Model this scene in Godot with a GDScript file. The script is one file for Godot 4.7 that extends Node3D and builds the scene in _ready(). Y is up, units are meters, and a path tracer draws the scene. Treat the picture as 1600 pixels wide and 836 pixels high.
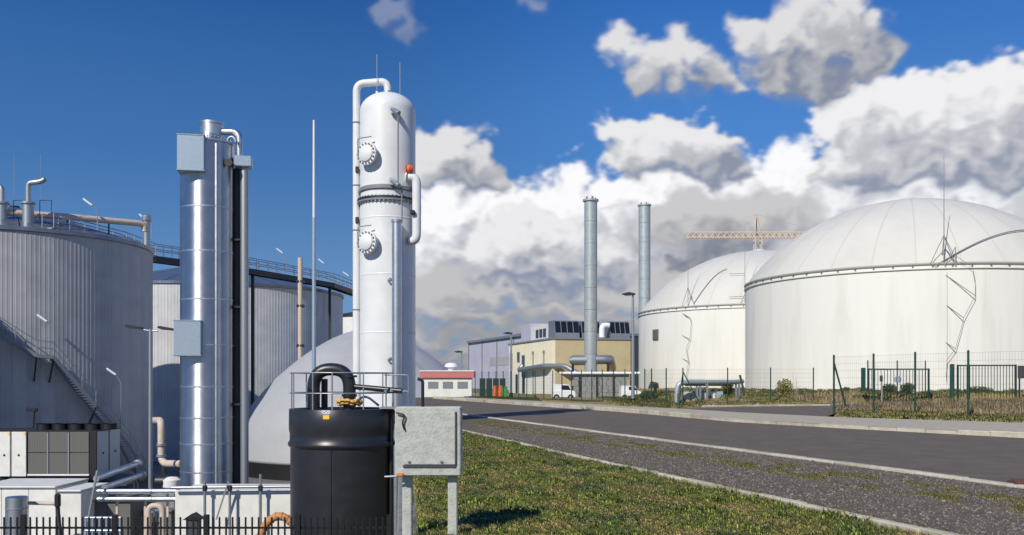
extends Node3D

# ---------------------------------------------------------------- layout helpers
const F := 1450.0          # lens length in photo pixels
const EYE := 1.6           # eye height, m
const HORIZON := 592.0
const YARD := -7.5         # level of the sunken plant yard
var org := Vector3.ZERO    # base of the thing being built
var taken := {}
var mats := {}
var cached := {}

func P(px: float, py: float, d: float) -> Vector3:
	return Vector3((px - 800.0) / F * d, EYE + (HORIZON - py) / F * d, -d)

func G(px: float, d: float, y := 0.0) -> Vector3:
	return Vector3((px - 800.0) / F * d, y, -d)

# point where the sight line of a pixel meets an upright cylinder
func on_cyl(px: float, py: float, c: Vector3, r: float) -> Vector3:
	var dir := Vector2((px - 800.0) / F, -1.0)
	var cc := Vector2(c.x, c.z)
	var a := dir.dot(dir)
	var b := -2.0 * dir.dot(cc)
	var k := cc.dot(cc) - r * r
	var disc := b * b - 4.0 * a * k
	var d := (-b - sqrt(maxf(disc, 0.0))) / (2.0 * a)
	return P(px, py, d)

# point where the sight line of a pixel meets a spherical cap (radius r at height rim, top at height top)
func on_dome(px: float, py: float, c: Vector3, r: float, rim: float, top: float, lift: float) -> Vector3:
	var h := top - rim
	var rs := (r * r + h * h) / (2.0 * h) + lift
	var o := Vector3(0, EYE, 0) - Vector3(c.x, c.y + top - rs + lift, c.z)
	var dir := Vector3((px - 800.0) / F, (HORIZON - py) / F, -1.0)
	var a := dir.dot(dir)
	var b := 2.0 * o.dot(dir)
	var disc := b * b - 4.0 * a * (o.dot(o) - rs * rs)
	var d := (-b - sqrt(maxf(disc, 0.0))) / (2.0 * a)
	return P(px, py, d)

# ---------------------------------------------------------------- nodes
func numbered(called: String) -> String:
	if not taken.has(called):
		taken[called] = 0
		return called
	taken[called] += 1
	return "%s_%03d" % [called, taken[called]]

func tag(o: Node3D, label: String, category := "", group := "", kind := "") -> void:
	if label != "": o.set_meta("label", label)
	if category != "": o.set_meta("category", category)
	if group != "": o.set_meta("group", group)
	if kind != "": o.set_meta("kind", kind)

func thing(called: String, label: String, category: String, at := Vector3.ZERO, group := "") -> Node3D:
	var o := Node3D.new()
	o.name = numbered(called)
	add_child(o)
	o.position = at
	org = at
	tag(o, label, category, group)
	return o

func setting(called: String, st: SurfaceTool, m: Material) -> MeshInstance3D:
	var o := MeshInstance3D.new()
	o.name = numbered(called)
	o.mesh = st.commit()
	o.material_override = m
	add_child(o)
	o.set_meta("kind", "structure")
	return o

func part(called: String, st: SurfaceTool, m: Material, parent: Node3D, label := "") -> MeshInstance3D:
	var o := MeshInstance3D.new()
	o.name = called
	o.mesh = st.commit()
	o.material_override = m
	parent.add_child(o, true)
	if label != "": o.set_meta("label", label)
	return o

func piece(called: String, mesh: Mesh, m: Material, parent: Node3D, xf: Transform3D) -> MeshInstance3D:
	var o := MeshInstance3D.new()
	o.name = called
	o.mesh = mesh
	o.material_override = m
	o.transform = xf
	parent.add_child(o, true)
	return o

func copy(src: Node3D, at: Vector3, turn := 0.0, label := "") -> Node3D:
	var c: Node3D = src.duplicate()
	c.name = numbered(String(src.name).split("_0")[0])
	add_child(c)
	c.position = at
	c.rotation.y = turn
	if label != "": c.set_meta("label", label)
	return c

# ---------------------------------------------------------------- mesh tools
func mb() -> SurfaceTool:
	var st := SurfaceTool.new()
	st.begin(Mesh.PRIMITIVE_TRIANGLES)
	return st

# rolled sheet wants a grain direction: u runs up the axis through grain_axis, v round it
var grain := false
var grain_axis := Vector3.ZERO

func put(st: SurfaceTool, v: Vector3, n: Vector3) -> void:
	st.set_normal(n)
	if grain: st.set_uv(Vector2(v.y, atan2(v.x - grain_axis.x, v.z - grain_axis.z)))
	st.add_vertex(v - org)

func tri(st: SurfaceTool, a: Vector3, b: Vector3, c: Vector3, na: Vector3, nb: Vector3, nc: Vector3) -> void:
	put(st, a, na)
	if (b - a).cross(c - a).dot(na + nb + nc) > 0.0:
		put(st, c, nc)
		put(st, b, nb)
	else:
		put(st, b, nb)
		put(st, c, nc)

func flat(st: SurfaceTool, a: Vector3, b: Vector3, c: Vector3, away := Vector3.ZERO) -> void:
	var n := (b - a).cross(c - a).normalized()
	if away != Vector3.ZERO and n.dot(away) < 0.0: n = -n
	tri(st, a, b, c, n, n, n)

func quad(st: SurfaceTool, a: Vector3, b: Vector3, c: Vector3, d: Vector3, away: Vector3) -> void:
	flat(st, a, b, c, away)
	flat(st, a, c, d, away)

func box(st: SurfaceTool, c: Vector3, s: Vector3, b := Basis(), ch := 0.0) -> void:
	var h := s * 0.5
	var k := minf(ch, minf(h.x, minf(h.y, h.z)) * 0.9)
	if k <= 0.0:
		for ax in 3:
			for sg in [-1.0, 1.0]:
				var n := Vector3.ZERO; n[ax] = sg
				var u := Vector3.ZERO; u[(ax + 1) % 3] = h[(ax + 1) % 3]
				var v := Vector3.ZERO; v[(ax + 2) % 3] = h[(ax + 2) % 3]
				var o := n * h[ax]
				quad(st, c + b * (o - u - v), c + b * (o + u - v), c + b * (o + u + v), c + b * (o - u + v), b * n)
		return
	for ax in 3:
		var a1 := (ax + 1) % 3
		var a2 := (ax + 2) % 3
		for sg in [-1.0, 1.0]:
			var n := Vector3.ZERO; n[ax] = sg
			var u := Vector3.ZERO; u[a1] = h[a1] - k
			var v := Vector3.ZERO; v[a2] = h[a2] - k
			var o := n * h[ax]
			quad(st, c + b * (o - u - v), c + b * (o + u - v), c + b * (o + u + v), c + b * (o - u + v), b * n)
		for s1 in [-1.0, 1.0]:
			for s2 in [-1.0, 1.0]:
				var p := Vector3.ZERO; p[a1] = s1 * h[a1]; p[a2] = s2 * (h[a2] - k)
				var q := Vector3.ZERO; q[a1] = s1 * (h[a1] - k); q[a2] = s2 * h[a2]
				var l := Vector3.ZERO; l[ax] = h[ax] - k
				quad(st, c + b * (p - l), c + b * (p + l), c + b * (q + l), c + b * (q - l), b * (p + q))
	for sx in [-1.0, 1.0]:
		for sy in [-1.0, 1.0]:
			for sz in [-1.0, 1.0]:
				var sv := Vector3(sx, sy, sz)
				flat(st, c + b * (sv * Vector3(h.x, h.y - k, h.z - k)), c + b * (sv * Vector3(h.x - k, h.y, h.z - k)), c + b * (sv * Vector3(h.x - k, h.y - k, h.z)), b * sv)

func bar(st: SurfaceTool, a: Vector3, z: Vector3, w: float, hgt: float, ch := 0.0) -> void:
	var d := z - a
	var y := d.normalized()
	var x := y.cross(Vector3.UP)
	if x.length() < 0.01: x = Vector3.RIGHT
	x = x.normalized()
	var n := x.cross(y).normalized()
	box(st, (a + z) * 0.5, Vector3(w, d.length(), hgt), Basis(x, y, n), ch)

func tube(st: SurfaceTool, pts: Array, r: Variant, n := 8, caps := true) -> void:
	var m := pts.size()
	var rings: Array = []
	var norms: Array = []
	var t0: Vector3 = (pts[1] - pts[0]).normalized()
	var u: Vector3 = t0.cross(Vector3.UP if absf(t0.y) < 0.95 else Vector3.RIGHT).normalized()
	for i in m:
		var t: Vector3
		if i == 0: t = (pts[1] - pts[0]).normalized()
		elif i == m - 1: t = (pts[m - 1] - pts[m - 2]).normalized()
		else: t = ((pts[i + 1] - pts[i]).normalized() + (pts[i] - pts[i - 1]).normalized()).normalized()
		u = (u - t * u.dot(t)).normalized()
		var v := t.cross(u)
		var rr: float = r[i] if r is Array else r
		var ring: Array = []
		var nn: Array = []
		for k in n:
			var a := TAU * k / n
			var dir := u * cos(a) + v * sin(a)
			nn.append(dir)
			ring.append(pts[i] + dir * rr)
		rings.append(ring)
		norms.append(nn)
	for i in m - 1:
		for k in n:
			var l := (k + 1) % n
			tri(st, rings[i][k], rings[i][l], rings[i + 1][l], norms[i][k], norms[i][l], norms[i + 1][l])
			tri(st, rings[i][k], rings[i + 1][l], rings[i + 1][k], norms[i][k], norms[i + 1][l], norms[i + 1][k])
	if caps:
		for e in [0, m - 1]:
			var nrm: Vector3 = (pts[0] - pts[1]).normalized() if e == 0 else (pts[m - 1] - pts[m - 2]).normalized()
			for k in range(1, n - 1):
				tri(st, rings[e][0], rings[e][k], rings[e][k + 1], nrm, nrm, nrm)

func bend(pts: Array, rad: float, k := 5) -> Array:
	var out: Array = [pts[0]]
	for i in range(1, pts.size() - 1):
		var a: Vector3 = pts[i - 1]
		var b: Vector3 = pts[i]
		var c: Vector3 = pts[i + 1]
		var la := minf(rad, (a - b).length() * 0.48)
		var lc := minf(rad, (c - b).length() * 0.48)
		var s := b + (a - b).normalized() * la
		var e := b + (c - b).normalized() * lc
		for j in k + 1:
			var t := float(j) / k
			out.append(s.lerp(b, t).lerp(b.lerp(e, t), t))
	out.append(pts[pts.size() - 1])
	return out

# profile of (radius, height) pairs turned about an upright axis through c
func lathe(st: SurfaceTool, prof: Array, n: int, c: Vector3, a0 := 0.0, a1 := TAU, b := Basis()) -> void:
	var m := prof.size() - 1
	var sn: Array = []
	for i in m:
		var d: Vector2 = prof[i + 1] - prof[i]
		sn.append(Vector2(d.y, -d.x).normalized())
	for i in m:
		var n0: Vector2 = sn[i]
		var n1: Vector2 = sn[i]
		if i > 0 and sn[i].dot(sn[i - 1]) > 0.75: n0 = (sn[i] + sn[i - 1]).normalized()
		if i < m - 1 and sn[i].dot(sn[i + 1]) > 0.75: n1 = (sn[i] + sn[i + 1]).normalized()
		var p0: Vector2 = prof[i]
		var p1: Vector2 = prof[i + 1]
		for k in n:
			var t0 := a0 + (a1 - a0) * k / n
			var t1 := a0 + (a1 - a0) * (k + 1) / n
			var e0 := Vector3(sin(t0), 0, cos(t0))
			var e1 := Vector3(sin(t1), 0, cos(t1))
			var up := Vector3.UP
			var q0 := c + b * (e0 * p0.x + up * p0.y)
			var q1 := c + b * (e1 * p0.x + up * p0.y)
			var q2 := c + b * (e1 * p1.x + up * p1.y)
			var q3 := c + b * (e0 * p1.x + up * p1.y)
			if p0.x > 0.0001: tri(st, q0, q1, q2, b * (e0 * n0.x + up * n0.y), b * (e1 * n0.x + up * n0.y), b * (e1 * n1.x + up * n1.y))
			if p1.x > 0.0001: tri(st, q0, q2, q3, b * (e0 * n0.x + up * n0.y), b * (e1 * n1.x + up * n1.y), b * (e0 * n1.x + up * n1.y))

func ring_tube(st: SurfaceTool, c: Vector3, r: float, rr: float, n := 64, k := 6) -> void:
	var prof: Array = []
	for i in k + 1:
		var a := -TAU * i / k
		prof.append(Vector2(r - cos(a) * rr, -sin(a) * rr))
	lathe(st, prof, n, c)

# flat polygon of (x, z) points laid at height y
func sheet(st: SurfaceTool, poly: PackedVector2Array, y: float) -> void:
	var idx := Geometry2D.triangulate_polygon(poly)
	for i in range(0, idx.size(), 3):
		var a := poly[idx[i]]; var b := poly[idx[i + 1]]; var c := poly[idx[i + 2]]
		tri(st, Vector3(a.x, y, a.y), Vector3(b.x, y, b.y), Vector3(c.x, y, c.y), Vector3.UP, Vector3.UP, Vector3.UP)

# polygon in a plane (origin o, axes ux and uy) given thickness along uz
func slab(st: SurfaceTool, poly: PackedVector2Array, o: Vector3, ux: Vector3, uy: Vector3, th: float) -> void:
	var uz := ux.cross(uy).normalized()
	var idx := Geometry2D.triangulate_polygon(poly)
	for i in range(0, idx.size(), 3):
		var q: Array = []
		for j in 3: q.append(o + ux * poly[idx[i + j]].x + uy * poly[idx[i + j]].y)
		flat(st, q[0], q[1], q[2], -uz)
		flat(st, q[0] + uz * th, q[1] + uz * th, q[2] + uz * th, uz)
	var mid := Vector2.ZERO
	for p in poly: mid += p / poly.size()
	for i in poly.size():
		var p := poly[i]; var r := poly[(i + 1) % poly.size()]
		var a := o + ux * p.x + uy * p.y
		var c := o + ux * r.x + uy * r.y
		var e := (r - p).orthogonal()
		if e.dot((p + r) * 0.5 - mid) < 0.0: e = -e
		quad(st, a, c, c + uz * th, a + uz * th, ux * e.x + uy * e.y)

# ---------------------------------------------------------------- procedural materials
func noise(seed_: int, freq: float, oct := 4, kind := FastNoiseLite.TYPE_SIMPLEX_SMOOTH) -> FastNoiseLite:
	var f := FastNoiseLite.new()
	f.seed = seed_
	f.frequency = freq
	f.noise_type = kind
	f.fractal_octaves = oct
	f.fractal_type = FastNoiseLite.FRACTAL_FBM
	return f

func grey(seed_: int, freq: float, oct: int, size: int, kind := FastNoiseLite.TYPE_SIMPLEX_SMOOTH) -> PackedByteArray:
	var img := noise(seed_, freq, oct, kind).get_seamless_image(size, size)
	img.convert(Image.FORMAT_L8)
	return img.get_data()

# two layers of noise through a ramp of colours; mix: share of the fine layer
func tex(seed_: int, f0: float, f1: float, share: float, ramp: Array, size := 512) -> ImageTexture:
	var a := grey(seed_, f0, 5, size)
	var b := grey(seed_ + 7, f1, 2, size)
	var lut: Array = []
	for i in 256:
		var t := float(i) / 255.0 * (ramp.size() - 1)
		var k := mini(int(t), ramp.size() - 2)
		lut.append(ramp[k].lerp(ramp[k + 1], t - k))
	var data := PackedByteArray()
	data.resize(size * size * 3)
	for i in size * size:
		var v := int(clampf(a[i] * (1.0 - share) + b[i] * share, 0.0, 255.0))
		var c: Color = lut[v]
		data[i * 3] = c.r8
		data[i * 3 + 1] = c.g8
		data[i * 3 + 2] = c.b8
	return ImageTexture.create_from_image(Image.create_from_data(size, size, false, Image.FORMAT_RGB8, data))

func bump(seed_: int, freq: float, oct: int, strength: float, size := 512) -> ImageTexture:
	var img := noise(seed_, freq, oct).get_seamless_image(size, size)
	img.convert(Image.FORMAT_RGBA8)
	img.bump_map_to_normal_map(strength)
	return ImageTexture.create_from_image(img)

func std(key: String, c: Color, rough: float, metal := 0.0) -> StandardMaterial3D:
	if mats.has(key): return mats[key]
	var m := StandardMaterial3D.new()
	m.albedo_color = c
	m.roughness = rough
	m.metallic = metal
	mats[key] = m
	return m

func surf(key: String, t: ImageTexture, scale_: float, rough: float, metal := 0.0, nrm: ImageTexture = null, nscale := 1.0) -> StandardMaterial3D:
	var m := std(key, Color.WHITE, rough, metal)
	m.albedo_texture = t
	m.uv1_triplanar = true
	m.uv1_world_triplanar = true
	m.uv1_scale = Vector3.ONE * scale_
	if nrm:
		m.normal_enabled = true
		m.normal_texture = nrm
		m.normal_scale = nscale
	return m

func C(r: int, g: int, b: int) -> Color:
	return Color(r / 255.0, g / 255.0, b / 255.0)

func make_materials() -> void:
	var bump_fine := bump(5, 0.12, 4, 3.0, 256)
	var bump_soft := bump(9, 0.012, 3, 3.0, 256)
	surf("asphalt", tex(11, 0.008, 0.45, 0.55, [C(74, 67, 58), C(90, 82, 71), C(101, 92, 80), C(126, 116, 102)]), 0.25, 0.88, 0.0, bump_fine, 0.5)
	surf("yard", tex(12, 0.01, 0.4, 0.5, [C(86, 86, 86), C(106, 106, 105), C(124, 123, 121)]), 0.2, 0.9, 0.0, bump_fine, 0.4)
	surf("paving", tex(13, 0.012, 0.45, 0.4, [C(150, 142, 124), C(170, 162, 144), C(190, 182, 164)]), 0.35, 0.9, 0.0, bump_fine, 0.3)
	surf("kerb", tex(14, 0.02, 0.4, 0.4, [C(150, 143, 124), C(186, 180, 162), C(206, 201, 186)], 256), 0.8, 0.88, 0.0, bump_fine, 0.3)
	surf("kerb_worn", tex(15, 0.02, 0.4, 0.4, [C(128, 124, 104), C(170, 164, 145), C(196, 190, 174)], 256), 0.8, 0.9, 0.0, bump_fine, 0.3)
	surf("gravel", tex(16, 0.012, 0.3, 0.62, [C(60, 52, 42), C(94, 83, 69), C(110, 98, 83), C(142, 129, 110)]), 0.3, 0.95, 0.0, bump(6, 0.2, 4, 6.0, 512), 1.0)
	surf("soil", tex(17, 0.012, 0.2, 0.4, [C(84, 82, 42), C(124, 112, 66), C(150, 128, 86), C(172, 148, 106)]), 0.2, 0.95, 0.0, bump_fine, 0.8)
	surf("turf_soil", tex(18, 0.012, 0.2, 0.4, [C(40, 46, 18), C(62, 64, 26), C(84, 72, 38)]), 0.4, 0.95, 0.0, bump_fine, 0.8)
	surf("field", tex(19, 0.01, 0.2, 0.4, [C(74, 86, 40), C(100, 104, 58), C(124, 116, 72)]), 0.05, 0.95)
	surf("concrete", tex(20, 0.02, 0.2, 0.3, [C(150, 154, 148), C(172, 176, 169), C(188, 191, 184)]), 0.8, 0.85, 0.0, bump_fine, 0.3)
	surf("retaining", tex(21, 0.02, 0.2, 0.3, [C(96, 98, 96), C(126, 127, 122), C(150, 150, 144)]), 0.3, 0.9)
	surf("white_wall", tex(22, 0.006, 0.1, 0.25, [C(206, 206, 199), C(221, 221, 214), C(226, 226, 221)]), 0.08, 0.7, 0.0, bump_soft, 0.15)
	mats["white_wall"].uv1_scale = Vector3(0.35, 0.03, 0.35)
	surf("membrane", tex(23, 0.006, 0.05, 0.25, [C(190, 189, 180), C(203, 202, 193), C(210, 209, 201)]), 0.06, 0.55, 0.0, bump_soft, 0.25)
	surf("grey_membrane", tex(24, 0.006, 0.05, 0.25, [C(146, 149, 154), C(160, 163, 168), C(172, 175, 179)]), 0.06, 0.6, 0.0, bump_soft, 0.25)
	for i in 3:
		var s: int = [0, -3, 3][i]
		surf("clad%d" % i, tex(25 + i, 0.01, 0.2, 0.3, [C(146 + s, 148 + s, 151 + s), C(160 + s, 162 + s, 165 + s), C(172 + s, 174 + s, 177 + s)], 256), 0.15, 0.5, 0.2)
		surf("pale_clad%d" % i, tex(28 + i, 0.01, 0.2, 0.3, [C(176 + s, 178 + s, 180 + s), C(192 + s, 194 + s, 196 + s), C(204 + s, 206 + s, 207 + s)], 256), 0.15, 0.5, 0.15)
	surf("roof_sheet", tex(31, 0.01, 0.2, 0.3, [C(98, 106, 120), C(118, 126, 140), C(136, 143, 156)], 256), 0.2, 0.35, 0.6)
	surf("bright_steel", tex(32, 0.01, 0.3, 0.3, [C(172, 177, 182), C(192, 197, 202), C(206, 210, 214)], 256), 0.5, 0.42, 1.0, bump_soft, 0.12)
	surf("rolled_steel", mats["bright_steel"].albedo_texture, 0.5, 0.40, 1.0, bump_soft, 0.10)
	mats["rolled_steel"].anisotropy_enabled = true
	mats["rolled_steel"].anisotropy = 0.85
	surf("galvanised", tex(33, 0.05, 0.3, 0.4, [C(138, 144, 148), C(164, 170, 174), C(186, 191, 194)], 256), 1.2, 0.45, 0.75)
	surf("stack_steel", tex(34, 0.012, 0.3, 0.4, [C(150, 160, 161), C(168, 177, 177), C(184, 192, 192)], 256), 0.4, 0.45, 0.35)
	surf("box_steel", tex(35, 0.03, 0.3, 0.4, [C(150, 168, 182), C(168, 184, 196), C(184, 198, 208)], 256), 1.2, 0.4, 0.5)
	surf("white_paint", tex(36, 0.01, 0.15, 0.3, [C(204, 206, 207), C(215, 217, 218), C(222, 224, 225)], 256), 0.4, 0.38)
	surf("white_panel", tex(37, 0.015, 0.15, 0.3, [C(202, 203, 196), C(216, 216, 210), C(223, 223, 218)], 256), 0.4, 0.5)
	surf("black_plastic", tex(38, 0.015, 0.2, 0.3, [C(29, 31, 35), C(36, 38, 43), C(46, 48, 53)], 256), 0.5, 0.36)
	surf("cream", tex(39, 0.01, 0.2, 0.35, [C(220, 211, 180), C(232, 224, 195), C(238, 231, 206)], 256), 0.2, 0.85)
	surf("tan", tex(40, 0.01, 0.2, 0.35, [C(172, 158, 122), C(186, 172, 136), C(196, 183, 148)], 256), 0.2, 0.85)  # cream walls turned from the sun, their shade put into the colour
	surf("plinth", tex(41, 0.01, 0.2, 0.35, [C(206, 205, 196), C(222, 221, 212), C(230, 229, 222)], 256), 0.2, 0.85)
	surf("block_grey", tex(42, 0.02, 0.2, 0.35, [C(112, 114, 114), C(134, 136, 135), C(152, 153, 151)], 256), 0.4, 0.85)
	surf("lilac_panel", tex(43, 0.008, 0.2, 0.3, [C(166, 166, 184), C(178, 178, 195), C(188, 188, 203)], 256), 0.15, 0.55)
	surf("insulation", tex(44, 0.02, 0.2, 0.35, [C(168, 152, 134), C(192, 178, 162), C(208, 196, 182)], 256), 0.6, 0.6)
	std("mid_grey", C(120, 124, 130), 0.5)
	std("dark_grey", C(62, 65, 70), 0.55)
	std("dark_steel", C(52, 56, 62), 0.45, 0.5)
	std("black", C(24, 25, 27), 0.5)
	std("fence_black", C(18, 19, 21), 0.45)
	std("green_paint", C(24, 66, 54), 0.45)
	std("dark_green", C(22, 48, 44), 0.5)
	std("wire", C(88, 104, 98), 0.5, 0.4)
	std("louvre_dark", C(20, 21, 24), 0.4)
	std("louvre_grey", C(104, 104, 100), 0.6, 0.2)
	std("lamp_blue", C(38, 44, 62), 0.4)
	std("lamp_white", C(226, 228, 230), 0.35)
	std("orange", C(214, 96, 40), 0.55)
	std("orange_dull", C(206, 122, 62), 0.6)
	std("yellow", C(240, 190, 40), 0.55)
	std("blue_white", C(196, 206, 226), 0.5)
	std("ochre", C(206, 164, 84), 0.8)
	std("red_fascia", C(186, 112, 110), 0.6)
	std("crane_paint", C(208, 188, 168), 0.6)
	std("crane_rust", C(196, 156, 130), 0.6)
	std("bin_green", C(60, 132, 70), 0.5)
	std("car_white", C(224, 226, 228), 0.25)
	std("rubber", C(26, 26, 27), 0.8)
	std("glass_dark", C(30, 36, 44), 0.08, 0.2)
	std("rust", C(92, 62, 52), 0.85, 0.2)
	std("blue_sign", C(150, 158, 180), 0.5)
	std("teal_box", C(142, 168, 172), 0.5)
	std("seam_grey", C(192, 191, 181), 0.6)
	std("cable", C(136, 134, 128), 0.6)
	std("ring_grey", C(158, 158, 152), 0.55)
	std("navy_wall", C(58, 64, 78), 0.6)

# ---------------------------------------------------------------- sky
var puffs: Array = []      # each cloud: {box, puffs:[Vector3(x, y, r)], base, bright, dark, soft}
var sky_noise: FastNoiseLite
var sky_fine: FastNoiseLite
var sky_streak: FastNoiseLite
const DEG := 25.0          # cloud units per degree

func sky_at(px: float, py: float) -> Vector2:
	var az := atan((px - 800.0) / F)
	var el := atan((HORIZON - py) / F * cos(az))
	return Vector2(rad_to_deg(az), rad_to_deg(el)) * DEG

func cloud(list: Array, tone: float, shade: float, soft: float, flat_base: float, thick := 1.0) -> void:
	var a: Array = []
	var lo := Vector2(1e9, 1e9)
	var hi := Vector2(-1e9, -1e9)
	for p in list:
		var q: Vector2 = p[3] if p.size() > 3 else sky_at(p[0], p[1])
		var r: float = p[2] * 1.3
		a.append(Vector3(q.x, q.y, r))
		lo = lo.min(q - Vector2(r, r))
		hi = hi.max(q + Vector2(r, r))
	puffs.append({"lo": lo, "hi": hi, "p": a, "tone": tone, "shade": shade, "soft": soft, "flat": flat_base, "thick": thick})

func body(c: Dictionary, q: Vector2) -> float:
	var s := 0.0
	for p in c.p:
		var dx: float = q.x - p.x
		var dy: float = q.y - p.y
		if dy < 0.0: dy *= c.flat
		var d: float = (dx * dx + dy * dy) / (p.z * p.z)
		if d < 1.0: s += (1.0 - d) * (1.0 - d)
	return minf(s, 1.25)

func sky_color(az: float, el: float, detail: bool) -> Color:
	# clear air: deep blue above, paler towards the horizon
	var t := clampf(el / 26.0, 0.0, 1.0)
	var low := Vector3(0.185, 0.365, 0.63)
	var mid := Vector3(0.060, 0.188, 0.47)
	var top := Vector3(0.017, 0.098, 0.345)
	var c := low.lerp(mid, smoothstep(0.0, 0.55, t)).lerp(top, smoothstep(0.45, 1.0, t))
	var east := smoothstep(-12.0, 12.0, az)
	c *= lerpf(0.92, 1.34, east)
	if el > 26.0: c = c.lerp(Vector3(0.008, 0.06, 0.26), clampf((el - 26.0) / 50.0, 0.0, 1.0))
	var q := Vector2(az, el) * DEG
	var n1 := sky_noise.get_noise_2d(q.x, q.y)
	var w := q + Vector2(n1, sky_noise.get_noise_2d(q.x + 400.0, q.y - 300.0)) * 26.0
	var fine := 0.0
	if detail: fine = sky_fine.get_noise_2d(q.x, q.y)
	var lightdir := Vector2(-9.0, 15.0)
	for cl in puffs:
		if w.x < cl.lo.x or w.x > cl.hi.x or w.y < cl.lo.y or w.y > cl.hi.y: continue
		var s := body(cl, w)
		if s <= 0.0: continue
		var big := sky_noise.get_noise_2d(w.x * 1.6 + 90.0, w.y * 1.9)
		if cl.soft > 0.45: big = sky_noise.get_noise_2d(w.x * 0.55 + 90.0, w.y * 2.6)
		var grain := 0.17 if cl.soft < 0.3 else 0.09
		if cl.soft > 0.45: grain = 0.03
		var f := s + big * 0.46 + fine * grain
		if f <= 0.12: continue
		var w2 := w + lightdir
		var s2 := body(cl, w2)
		var f2 := s2 + sky_noise.get_noise_2d(w2.x * 1.6 + 90.0, w2.y * 1.9) * 0.42 + (sky_fine.get_noise_2d(q.x + lightdir.x * 0.6, q.y + lightdir.y * 0.6) * grain if detail else 0.0)
		var under := clampf((f2 - f) * 2.5 + 0.25, 0.0, 1.0)
		var a: float = smoothstep(0.12, 0.12 + (0.12 + cl.soft * 1.5) * (1.0 + 1.2 * under), f)
		var w3 := w + lightdir * 3.2
		var s3 := body(cl, w3) + sky_noise.get_noise_2d(w3.x * 1.6 + 90.0, w3.y * 1.9) * 0.3
		var rel: float = (w.y - cl.lo.y) / maxf(cl.hi.y - cl.lo.y, 1.0)
		var lit := 0.40 + (f - f2) * 0.38 + (f - s3) * 0.30 + (rel - 0.45) * 0.55 + big * 0.18
		lit -= cl.shade * 0.8 * smoothstep(0.6, 0.1, rel)
		lit = clampf(lit, 0.0, 1.0)
		var dark := Vector3(0.285, 0.325, 0.435)
		var half := Vector3(0.545, 0.555, 0.60)
		var bright := Vector3(0.90, 0.90, 0.92)
		var col: Vector3 = dark.lerp(half, smoothstep(0.0, 0.42, lit)).lerp(bright, smoothstep(0.38, 0.95, lit)) * cl.tone
		c = c.lerp(col, a * cl.thick)
	return Color(c.x, c.y, c.z)

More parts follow.
